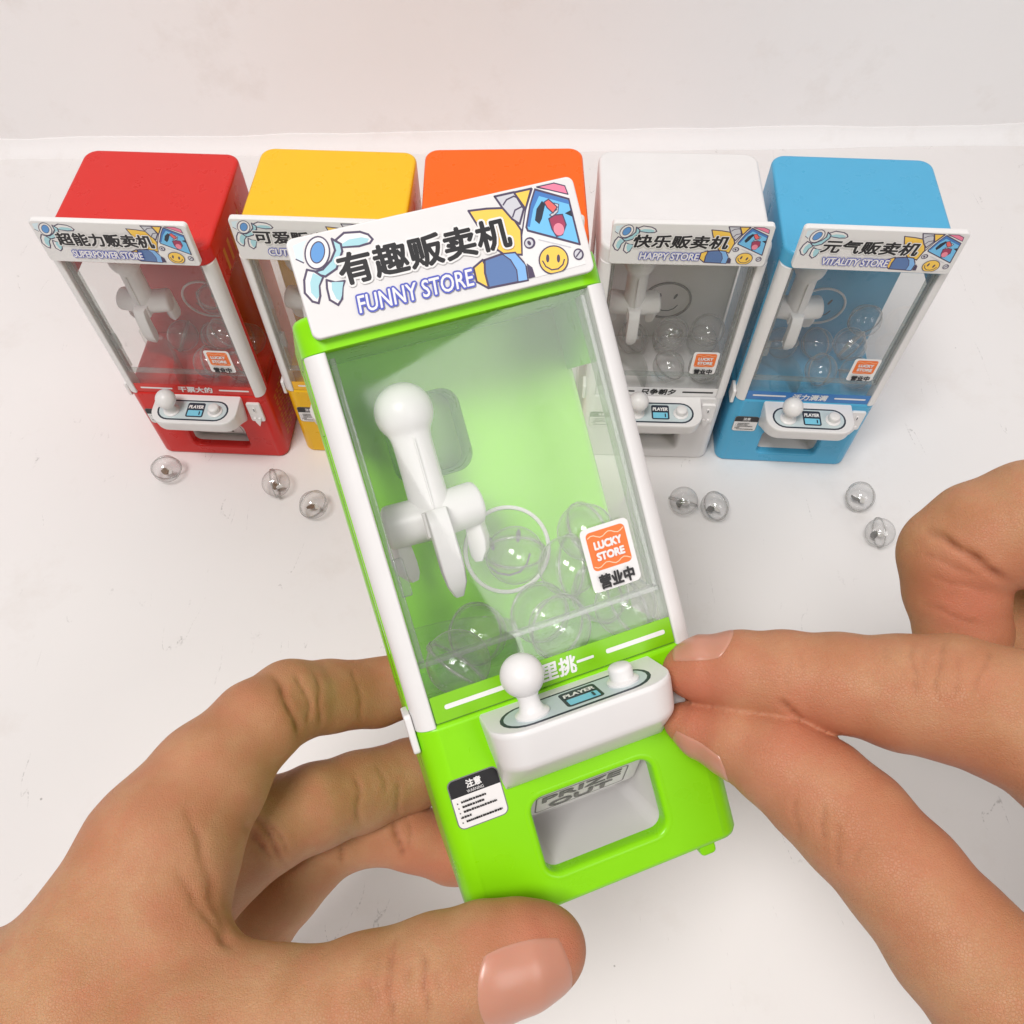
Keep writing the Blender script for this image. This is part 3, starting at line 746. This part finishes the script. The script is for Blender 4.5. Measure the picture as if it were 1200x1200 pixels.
TAB = [((195, 549), 'red', 'clear capsule ball lying against the front foot of the red machine'),
       ((323, 566), 'x', 'clear capsule ball on the table in front of the gap between red and yellow machines'),
       ((367, 591), 'x', 'clear capsule ball on the table straight in front of the yellow machine'),
       ((801, 587), 'x', 'clear capsule ball on the table straight in front of the white machine'),
       ((838, 593), 'x', 'clear capsule ball in front of the gap between white and blue machines'),
       ((1008, 582), 'x', 'clear capsule ball on the table just in front of the blue machine'),
       ((1031, 624), 'x', 'clear capsule ball on the table beside the curled finger')]
def on_table(u, v, zz):
    d = fwd + right * (u - 600 - CX) / F_PX - up * (v - 600 - CY) / F_PX
    return CPOS + d * (zz - CAM_H) / d[2]
TILT = [(80, 20), (85, 100), (75, 45), (50, 160), (70, -60), (40, 10), (88, 92)]
for ((u, v), _, lab), (a, b) in zip(TAB, TILT):
    P = on_table(u, v, RB * 0.95)
    cap_ = capsule(P * MM, (Matrix.Rotation(math.radians(b), 3, 'Z') @ Matrix.Rotation(math.radians(a), 3, 'X')).to_quaternion(), lab, 'capsules lying on the table', 0.95)
    for j in range(2):  # first piece is the chip, second stands in for a white glint
        ch = part('chip_and_glint', ('chip', u, j), chip(u + j), [CHIP[(0 if u < 500 else 1) if j == 0 else 2]], cap_)
        w_ = Matrix.Translation(((P[0] + (-1.1, 1.3)[j]) * MM, (P[1] + (0.4, -0.5)[j]) * MM, (P[2] - 3.3 + 0.9 * j) * MM)) @ Matrix.Rotation(0.9 * u + 1.9 * j, 4, 'Z') @ Matrix.Rotation(0.3 - 0.5 * j, 4, 'X') @ Matrix.Scale(0.9 - 0.25 * j, 4)
        ch.matrix_parent_inverse = cap_.matrix_world.inverted(); ch.matrix_basis = w_
ZF = ZB + 0.5 + RB
HEAP = {'green': [(18.6, 24.0, ZF), (5.0, 24.6, ZF), (19.2, 9.6, ZF), (5.0, 10.2, ZF), (12.0, 17.5, ZF + 9.4), (3.2, 24.8, ZF + 13.6), (19.6, 25.0, ZF + 13.7), (-9.2, 24.5, ZF), (-16.2, 9.4, ZF)],
        'red': [(18.8, 23.8, ZF), (5.0, 24.8, ZF), (18.6, 9.9, ZF), (5.2, 11.0, ZF), (12.0, 18.0, ZF + 9.4), (10.5, 24.8, ZF + 22), (-9.0, 24.4, ZF)],
        'white': [(19.0, 24.2, ZF), (5.2, 24.6, ZF), (18.8, 10.0, ZF), (4.8, 10.0, ZF), (18.6, 18.0, ZF + 12.0), (4.6, 17.4, ZF + 11.2), (-9.0, 24.6, ZF)],
        'blue': [(18.8, 24.4, ZF), (5.0, 24.8, ZF), (18.6, 10.4, ZF), (4.9, 11.0, ZF), (14.0, 16.5, ZF + 9.6), (19.6, 25.0, ZF + 14.0), (-9.0, 24.2, ZF)]}
for kind, L_ in HEAP.items():
    for P in L_:
        lab = 'clear capsule ball heaped inside the %s claw machine' % kind if P[0] > -12 else 'clear capsule ball lying in the prize chute of the green claw machine'
        capsule(MW[kind] @ (Vector(P) * MM), (MW[kind].to_3x3() @ rrot()).to_quaternion(), lab, 'capsules inside the %s machine' % kind)

# ------------------------------------------------------------------ hands: one continuous skin surface each, from a distance field of tapered bones
def loc_pt(x, y, z): return RG @ np.array([x, y, z], float) + TG
def seg_field(P, a, b, ra, rb):
    ab = b - a; t = np.clip(((P - a) @ ab) / max(ab @ ab, 1e-9), 0, 1).astype(np.float32)
    t = t * t * (3 - 2 * t) * 0.35 + t * 0.65
    return np.linalg.norm(P - a - t[..., None] * ab, axis=-1) - (ra + (rb - ra) * t)
def smin(a, b, k):
    h = np.clip(0.5 + 0.5 * (b - a) / k, 0, 1); return b + (a - b) * h - k * h * (1 - h)
class Hand:
    def __init__(s, palm, fingers, kp=7.0, kf=4.0, kj=1.6, carve=()):
        s.palm, s.fingers, s.kp, s.kf, s.kj, s.carve = palm, fingers, kp, kf, kj, carve
    def chain(s, P, ch, k):
        d = None
        for (a, ra), (b, rb) in zip(ch[:-1], ch[1:]):
            q = seg_field(P, a, b, ra, rb); d = q if d is None else smin(d, q, k)
        return d
    def field(s, P):
        palm = None
        for ch in s.palm:
            q = s.chain(P, ch, 3.0); palm = q if palm is None else smin(palm, q, s.kp)
        for c, r, k in s.carve:
            palm = -smin(-palm, np.linalg.norm(P - c, axis=-1) - r, k)
        res = None
        for ch in s.fingers:
            q = smin(palm, s.chain(P, ch, s.kj), s.kf); res = q if res is None else smin(res, q, 0.45)
        return res
    def surface(s, h):
        pts = np.array([p for ch in s.palm + s.fingers for p, r in ch]); rs = np.array([r for ch in s.palm + s.fingers for p, r in ch])
        lo = (pts - rs[:, None]).min(0) - 3; hi = (pts + rs[:, None]).max(0) + 3
        n = np.ceil((hi - lo) / h).astype(int) + 1
        # coarse pass marks the blocks that can hold the surface
        B = 8; nb = -(-n // B); F = np.full(tuple(nb * B + 1), 50.0, np.float32)
        cc = np.stack(np.meshgrid(*[lo[i] + (np.arange(nb[i]) + 0.5) * B * h for i in range(3)], indexing='ij'), -1).astype(np.float32)
        cd = s.field(cc.reshape(-1, 3)).reshape(nb); rad = B * h * 0.5 * 1.7321 + 3.0
        F[:-1, :-1, :-1] = np.repeat(np.repeat(np.repeat(cd, B, 0), B, 1), B, 2)
        F[-1] = 50; F[:, -1] = 50; F[:, :, -1] = 50
        idx = np.argwhere(np.abs(cd) < rad); off = np.arange(B + 1) * h
        loc = np.stack(np.meshgrid(off, off, off, indexing='ij'), -1)
        for c0 in range(0, len(idx), 256):
            blk = idx[c0:c0 + 256]
            P = (lo + blk[:, None, None, None, :] * B * h + loc[None]).astype(np.float32)
            D = s.field(P.reshape(-1, 3)).reshape(len(blk), B + 1, B + 1, B + 1)
            for q, (i, j, k) in enumerate(blk): F[i * B:i * B + B + 1, j * B:j * B + B + 1, k * B:k * B + B + 1] = D[q]
        return surface_nets(F, lo, h)
def surface_nets(F, lo, h):
    S = F < 0
    c = [S[i:F.shape[0] - 1 + i, j:F.shape[1] - 1 + j, k:F.shape[2] - 1 + k] for i in (0, 1) for j in (0, 1) for k in (0, 1)]
    tot = sum(x.astype(np.int8) for x in c); act = (tot > 0) & (tot < 8)
    ijk = np.argwhere(act); vid = np.full(act.shape, -1, np.int64); vid[act] = np.arange(len(ijk))
    acc = np.zeros((len(ijk), 3)); cnt = np.zeros(len(ijk))
    cor = [(i, j, k) for i in (0, 1) for j in (0, 1) for k in (0, 1)]
    for a in cor:
        for ax in range(3):
            if a[ax]: continue
            b = list(a); b[ax] = 1
            fa = F[tuple((ijk + a).T)]; fb = F[tuple((ijk + b).T)]; m = (fa < 0) != (fb < 0)
            t = np.where(m, fa / np.where(m, fa - fb, 1), 0); p = np.tile(np.array(a, float), (len(ijk), 1)); p[:, ax] += t
            acc += p * m[:, None]; cnt += m
    V = lo + (ijk + acc / cnt[:, None]) * h
    Q = []
    for ax in range(3):
        o1, o2 = [(1, 2), (2, 0), (0, 1)][ax]
        sl0 = [slice(1, -1)] * 3; sl0[ax] = slice(0, -1); sl1 = [slice(1, -1)] * 3; sl1[ax] = slice(1, None)
        a = S[tuple(sl0)]; b = S[tuple(sl1)]; e = np.argwhere(a != b)
        st = np.ones(3, int); st[ax] = 0; g0 = e + st
        flip = a[tuple(e.T)]
        d1 = np.zeros(3, int); d1[o1] = 1; d2 = np.zeros(3, int); d2[o2] = 1
        q = np.stack([vid[tuple((g0 - d1 - d2).T)], vid[tuple((g0 - d2).T)], vid[tuple(g0.T)], vid[tuple((g0 - d1).T)]], 1)
        q[~flip] = q[~flip][:, ::-1]; Q.append(q)
    return V, np.concatenate(Q)

def skin_mat():
    m, nt, p, N, L = new_mat('skin')
    v = objcoord(N, L, 1000)
    def noise(s, det=4, vec=v):
        n = N.new('ShaderNodeTexNoise'); n.inputs['Scale'].default_value = s; n.inputs['Detail'].default_value = det; L.new(vec, n.inputs['Vector']); return n.outputs[0]
    def rng(src, a, b, c=0.0, d=1.0):
        r = N.new('ShaderNodeMapRange'); r.inputs[1].default_value = a; r.inputs[2].default_value = b; r.inputs[3].default_value = c; r.inputs[4].default_value = d; L.new(src, r.inputs[0]); return r.outputs[0]
    def mix(fac, c1, c2):
        x = N.new('ShaderNodeMix'); x.data_type = 'RGBA'; L.new(fac, x.inputs[0])
        for i, c in ((6, c1), (7, c2)):
            if isinstance(c, tuple): x.inputs[i].default_value = c
            else: L.new(c, x.inputs[i])
        return x.outputs[2]
    at = N.new('ShaderNodeAttribute'); at.attribute_name = 'redness'
    cr = N.new('ShaderNodeAttribute'); cr.attribute_name = 'crease'
    c = mix(rng(noise(0.09, 5), 0.35, 0.65), (0.43, 0.200, 0.092, 1), (0.50, 0.272, 0.140, 1))
    c = mix(at.outputs['Fac'], c, (0.53, 0.165, 0.095, 1))
    c = mix(rng(noise(0.22, 4), 0.42, 0.70, 0, 0.6), c, (0.50, 0.195, 0.105, 1))
    c = mix(rng(noise(0.13, 3), 0.50, 0.80, 0, 0.45), c, (0.54, 0.30, 0.155, 1))
    c = mix(rng(noise(2.2, 3), 0.5, 0.8, 0, 0.35), c, (0.43, 0.165, 0.075, 1))
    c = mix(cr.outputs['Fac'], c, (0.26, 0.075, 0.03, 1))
    L.new(c, p.inputs['Base Color'])
    p.inputs['Subsurface Weight'].default_value = 0.35; p.inputs['Subsurface Radius'].default_value = (1.0, 0.36, 0.18)
    p.inputs['Subsurface Scale'].default_value = 0.0022
    p.inputs['Roughness'].default_value = 0.52; p.inputs['Specular IOR Level'].default_value = 0.35
    vo = N.new('ShaderNodeTexVoronoi'); vo.feature = 'DISTANCE_TO_EDGE'; vo.inputs['Scale'].default_value = 2.1
    wr = N.new('ShaderNodeMapping'); wr.inputs['Scale'].default_value = (1, 1, 1); L.new(v, wr.inputs['Vector'])
    L.new(wr.outputs[0], vo.inputs['Vector'])
    ad = N.new('ShaderNodeMath'); ad.operation = 'MULTIPLY_ADD'; ad.inputs[1].default_value = 0.5
    L.new(rng(vo.outputs['Distance'], 0.0, 0.14), ad.inputs[0]); L.new(noise(1.6, 4), ad.inputs[2])
    b = N.new('ShaderNodeBump'); b.inputs['Strength'].default_value = 0.55; b.inputs['Distance'].default_value = 0.0002
    L.new(ad.outputs[0], b.inputs['Height']); L.new(b.outputs[0], p.inputs['Normal'])
    return m
SKIN = skin_mat()
m, nt, NAIL, N_, L_n = new_mat('fingernail')
NAIL.inputs['Base Color'].default_value = (0.54, 0.25, 0.17, 1); NAIL.inputs['Roughness'].default_value = 0.3
NAIL.inputs['Subsurface Weight'].default_value = 0.3; NAIL.inputs['Subsurface Scale'].default_value = 0.0015; NAILM = m

def build_hand(hand, label, creases, reds, nails, h=0.6):
    V, Q = hand.surface(h)
    me = bpy.data.meshes.new('hand'); me.from_pydata((V * MM).tolist(), [], Q.tolist()); me.update()
    nrm = np.zeros(len(V) * 3); me.vertices.foreach_get('normal', nrm); nrm = nrm.reshape(-1, 3)
    cr = np.zeros(len(V)); red = np.zeros(len(V)); disp = np.zeros(len(V)); rs = np.random.RandomState(5)
    D_ = V - CPOS; zc = D_ @ fwd
    U = np.stack([600 + CX + F_PX * (D_ @ right) / zc, 600 + CY - F_PX * (D_ @ up) / zc], 1)
    face = np.clip(-(nrm * D_).sum(1) / np.linalg.norm(D_, axis=1) * 2.2, 0, 1)
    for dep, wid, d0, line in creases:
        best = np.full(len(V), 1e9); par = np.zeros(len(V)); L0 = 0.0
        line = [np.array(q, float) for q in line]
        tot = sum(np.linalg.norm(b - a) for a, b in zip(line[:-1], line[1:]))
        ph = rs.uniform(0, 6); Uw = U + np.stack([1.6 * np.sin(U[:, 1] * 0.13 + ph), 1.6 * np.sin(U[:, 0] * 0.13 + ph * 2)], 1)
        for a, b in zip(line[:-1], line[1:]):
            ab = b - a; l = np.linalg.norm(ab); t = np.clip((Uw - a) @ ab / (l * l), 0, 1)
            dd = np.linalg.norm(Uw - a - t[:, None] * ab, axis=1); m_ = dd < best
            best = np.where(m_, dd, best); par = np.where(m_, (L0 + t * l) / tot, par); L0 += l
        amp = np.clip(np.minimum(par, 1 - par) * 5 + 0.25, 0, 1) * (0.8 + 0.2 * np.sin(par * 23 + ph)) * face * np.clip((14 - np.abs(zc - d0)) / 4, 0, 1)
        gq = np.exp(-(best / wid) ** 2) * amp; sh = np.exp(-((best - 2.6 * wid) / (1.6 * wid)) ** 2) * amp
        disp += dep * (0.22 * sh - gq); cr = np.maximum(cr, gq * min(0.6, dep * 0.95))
    for c, R_, a in reds: red = np.maximum(red, a * np.exp(-(np.linalg.norm(V - c, axis=1) / R_) ** 2))
    V2 = V + nrm * disp[:, None]
    me.vertices.foreach_set('co', (V2 * MM).astype(np.float32).ravel())
    for nm, arr in (('crease', cr), ('redness', red)):
        a = me.attributes.new(nm, 'FLOAT', 'POINT'); a.data.foreach_set('value', arr.astype(np.float32))
    me.polygons.foreach_set('use_smooth', [True] * len(me.polygons)); me.update()
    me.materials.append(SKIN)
    o = bpy.data.objects.new('hand', me); COL.objects.link(o)
    o['label'] = label; o['category'] = 'hand'; o['group'] = 'hands holding the green machine'
    for (c, ax, dors, hl, ph_) in nails:
        ax = ax / np.linalg.norm(ax); dors = dors - (dors @ ax) * ax; dors /= np.linalg.norm(dors); sd = np.cross(dors, ax)
        n = 21; P = []; DR = []; E = []
        for i in range(n):
            for j in range(n):
                a = -1 + 2 * i / (n - 1); b = -1 + 2 * j / (n - 1)
                aa = a * math.sqrt(1 - b * b * (0.62 if a < 0 else 0.30)); bb = b * math.sqrt(1 - a * a * 0.20)     # rounded shield outline
                phi = bb * ph_; P.append(c + ax * aa * hl * 0.72)
                q = dors * math.cos(phi) + sd * math.sin(phi) + ax * 0.42 * aa; DR.append(q / np.linalg.norm(q)); E.append(max(abs(a), abs(b)))
        P = np.array(P); DR = np.array(DR); E = np.array(E); T = np.full(len(P), 15.0)
        for _ in range(60): T = T - np.clip(hand.field(P + DR * T[:, None]), -1, 2) * 0.7
        S = P + DR * (T + np.where(E > 0.97, -0.35, 0.16 - 0.10 * E ** 3))[:, None]
        f = [(i * n + j, (i + 1) * n + j, (i + 1) * n + j + 1, i * n + j + 1) for i in range(n - 1) for j in range(n - 1)]
        nm = make_mesh('fingernail', [tuple(x) for x in S], f, None, 80)
        no = link_obj('fingernail', nm, [NAILM], o)
    return o
def chain(*pp): return [(pt(u, v, d), r) for u, v, d, r in pp]
tocam = -fwd

# left hand
L_palm = [chain((-170, 1420, 150, 30), (-20, 1270, 152, 24), (101, 1180, 156, 19), (186, 1003, 168, 14.5), (235, 930, 177, 11.5)),
          chain((-60, 1380, 178, 22), (120, 1180, 182, 15), (255, 990, 192, 11.5), (300, 965, 196, 9.5)),
          chain((20, 1400, 196, 20), (170, 1200, 200, 13), (280, 1085, 205, 10)),
          chain((-40, 1400, 150, 22), (90, 1310, 146, 19), (230, 1240, 146, 15), (330, 1215, 147, 12.5)),
          chain((110, 1200, 156, 15), (190, 1110, 158, 10), (205, 1020, 166, 8)),
          chain((150, 1230, 151, 13), (230, 1150, 153, 7.5), (290, 1165, 150, 7))]
L_index = chain((200, 975, 172, 12.5), (250, 905, 178, 11.0), (300, 850, 186, 9.6), (340, 822, 195, 9.2), (385, 816, 203, 8.4), (440, 812, 211, 8.2)) + [(loc_pt(-22, 58.6, 33), 7.9), (loc_pt(-8, 58.2, 31), 7.4), (loc_pt(6, 57.4, 30), 6.4)]
L_mid = chain((250, 1010, 190, 11), (310, 972, 192, 9.8), (370, 945, 198, 9.6), (420, 928, 205, 9.3), (480, 908, 212, 8.6)) + [(loc_pt(-22, 58.6, 10), 8.0), (loc_pt(-8, 58.2, 11), 7.6), (loc_pt(5, 57.4, 12), 6.6)]
L_ring = chain((270, 1110, 203, 10.5), (330, 1040, 206, 9.4), (385, 985, 210, 8.8), (440, 972, 213, 8.2), (485, 982, 214, 7.9), (530, 1000, 216, 7.4), (560, 1010, 217, 6.2))
L_thumb = chain((230, 1250, 147, 15), (330, 1218, 147, 12.6), (430, 1180, 147, 11.5), (515, 1147, 148, 10.4), (570, 1128, 149, 9.8), (612, 1118, 150, 9.0), (636, 1112, 151, 7.6))
LH = Hand(L_palm, [L_index, L_mid, L_ring, L_thumb], kp=7, kf=5)
ax = lambda a, b: (pt(*b) - pt(*a))
L_cre = [(0.55, 4.0, 190, [(319, 792), (329, 806), (340, 829), (348, 851), (351, 862)]), (0.35, 3.0, 195, [(348, 787), (357, 813), (364, 832), (362, 848)]),
         (0.30, 3.0, 198, [(367, 784), (375, 810), (376, 835), (373, 854)]), (0.22, 3.0, 204, [(414, 784), (419, 803), (422, 822), (425, 848)]),
         (0.30, 3.2, 199, [(417, 905), (421, 924), (419, 943), (424, 968)]), (0.2, 3.0, 202, [(443, 898), (452, 914), (449, 930)]), (0.28, 3.0, 205, [(465, 917), (468, 936), (467, 958)]),
         (0.60, 4.0, 188, [(288, 943), (307, 968), (326, 996), (335, 1014)]), (0.35, 3.2, 190, [(313, 962), (329, 982), (336, 1003)]),
         (0.45, 3.2, 205, [(398, 988), (402, 1010)]), (0.60, 3.6, 208, [(463, 962), (467, 981), (471, 1004)]), (0.25, 3.0, 208, [(478, 962), (481, 981), (480, 1000)]),
         (0.34, 6.0, 160, [(218, 945), (234, 987), (244, 1025), (253, 1066), (266, 1104), (291, 1135)]), (0.28, 5.0, 155, [(209, 1021), (228, 1056), (250, 1085), (269, 1113)]),
         (0.40, 4.0, 180, [(285, 964), (304, 987), (318, 1009)]),
         (0.38, 3.4, 139, [(465, 1100), (456, 1133), (458, 1164), (462, 1200)]), (0.38, 3.4, 139, [(493, 1108), (498, 1136), (499, 1164), (503, 1198)]),
         (0.2, 3.0, 139, [(478, 1130), (477, 1143), (479, 1156)]), (0.2, 3.0, 139, [(431, 1145), (437, 1178)]), (0.2, 3.0, 139, [(513, 1139), (516, 1163)]),
         (0.16, 3.0, 140, [(445, 1120), (440, 1150), (446, 1185)])]
L_red = [(pt(640, 1110, 145), 10, 0.9), (pt(300, 850, 182), 12, 0.4), (pt(190, 980, 165), 18, 0.3), (pt(510, 1000, 210), 14, 0.8), (pt(420, 815, 205), 12, 0.35), (pt(285, 1090, 165), 16, 0.4), (pt(345, 835, 190), 10, 0.35), (pt(240, 1080, 160), 14, 0.35)]
L_nail = [(pt(614, 1117, 150), ax((560, 1133, 149), (640, 1110, 150)), tocam + 0.10 * right - 0.20 * up, 7.2, math.radians(54))]
build_hand(LH, 'left hand with bent fingers behind the green machine and thumb on its bottom edge', L_cre, L_red, L_nail)

# right hand
R_palm = [chain((1330, 900, 138, 15), (1480, 990, 138, 20), (1640, 1130, 140, 26)),
          chain((1360, 760, 160, 14), (1500, 900, 160, 18), (1640, 1100, 160, 26)),
          chain((1340, 1290, 132, 17), (1480, 1240, 136, 24), (1640, 1160, 142, 28)),
          chain((1380, 720, 182, 13), (1520, 900, 180, 18), (1650, 1100, 170, 24))]
R_index = chain((803, 786, 160, 4.2), (822, 785, 159, 6.0), (868, 788, 156.5, 7.4), (920, 792, 154, 7.9), (985, 800, 151, 8.5), (1060, 812, 148, 9.8), (1115, 818, 146, 10.6), (1180, 838, 144, 11.0), (1270, 880, 140, 12.5), (1370, 930, 138, 14))
R_thumb = chain((800, 846, 160, 3.6), (822, 855, 158.5, 5.0), (862, 866, 155.5, 6.9), (915, 893, 151, 8.4), (960, 928, 148, 9.3), (1000, 965, 145, 9.7), (1060, 1030, 141, 9.8), (1120, 1105, 137, 10.6), (1220, 1210, 133, 13.5), (1340, 1290, 132, 16))
R_mid = chain((1128, 790, 168, 7.0), (1128, 740, 168, 8.6), (1120, 690, 167, 9.4), (1117, 650, 165.5, 9.8), (1150, 630, 163, 10.6), (1210, 612, 160, 11.4), (1290, 640, 158, 12.5), (1400, 760, 160, 14))
R_ring = chain((1205, 810, 182, 7.5), (1210, 750, 182, 9.0), (1225, 690, 182, 9.8), (1290, 650, 180, 11), (1400, 740, 182, 13))
RH = Hand(R_palm, [R_index, R_thumb, R_mid, R_ring], kp=8, kf=5)
R_cre = [(0.75, 4.5, 156, [(1087, 622), (1107, 632), (1132, 647), (1155, 667), (1185, 680)]), (0.2, 3.2, 157, [(1082, 650), (1112, 660), (1140, 675)]),
         (0.2, 3.2, 158, [(1082, 707), (1112, 720), (1150, 732)]), (0.15, 3.0, 158, [(1087, 675), (1125, 685), (1160, 695)]),
         (0.26, 3.2, 138, [(1071, 750), (1069, 770), (1072, 792), (1075, 818)]), (0.26, 3.2, 137, [(1110, 748), (1102, 772), (1097, 795), (1100, 820)]),
         (0.24, 3.2, 135, [(1162, 760), (1152, 785), (1142, 814)]), (0.14, 3.0, 140, [(1040, 757), (1037, 775)]), (0.14, 3.0, 137, [(1125, 765), (1122, 790), (1120, 815)]), (0.12, 3, 139, [(1085, 760), (1083, 785)]),
         (0.55, 3.6, 150, [(915, 822), (930, 835), (942, 846)]), (0.12, 3.0, 148, [(925, 770), (922, 795), (926, 815)]), (0.10, 3.0, 148, [(940, 765), (938, 800)]),
         (0.26, 3.4, 140, [(965, 945), (964, 962), (967, 987)]), (0.2, 3.2, 142, [(935, 935), (930, 955), (940, 985)]), (0.2, 3.2, 138, [(985, 965), (980, 990), (985, 1020)]), (0.12, 3.0, 136, [(1010, 990), (1002, 1015)])]
R_red = [(pt(930, 860, 150), 16, 0.75), (pt(1130, 700, 160), 12, 0.9), (pt(1000, 900, 145), 14, 0.55), (pt(820, 800, 155), 12, 0.9), (pt(820, 850, 155), 9, 0.8), (pt(1110, 790, 138), 12, 0.3), (pt(1090, 960, 140), 18, 0.5)]
R_nail = [(pt(822, 785, 159), ax((868, 788, 156.5), (803, 786, 160)), up + 0.30 * tocam - 0.1 * right, 5.0, math.radians(52)),
          (pt(830, 857, 157.8), ax((880, 878, 154), (800, 846, 160)), -up - 0.35 * right + 0.55 * tocam, 5.6, math.radians(54))]
build_hand(RH, 'right hand pinching the coin slot with index finger and thumb, middle finger curled', R_cre, R_red, R_nail)
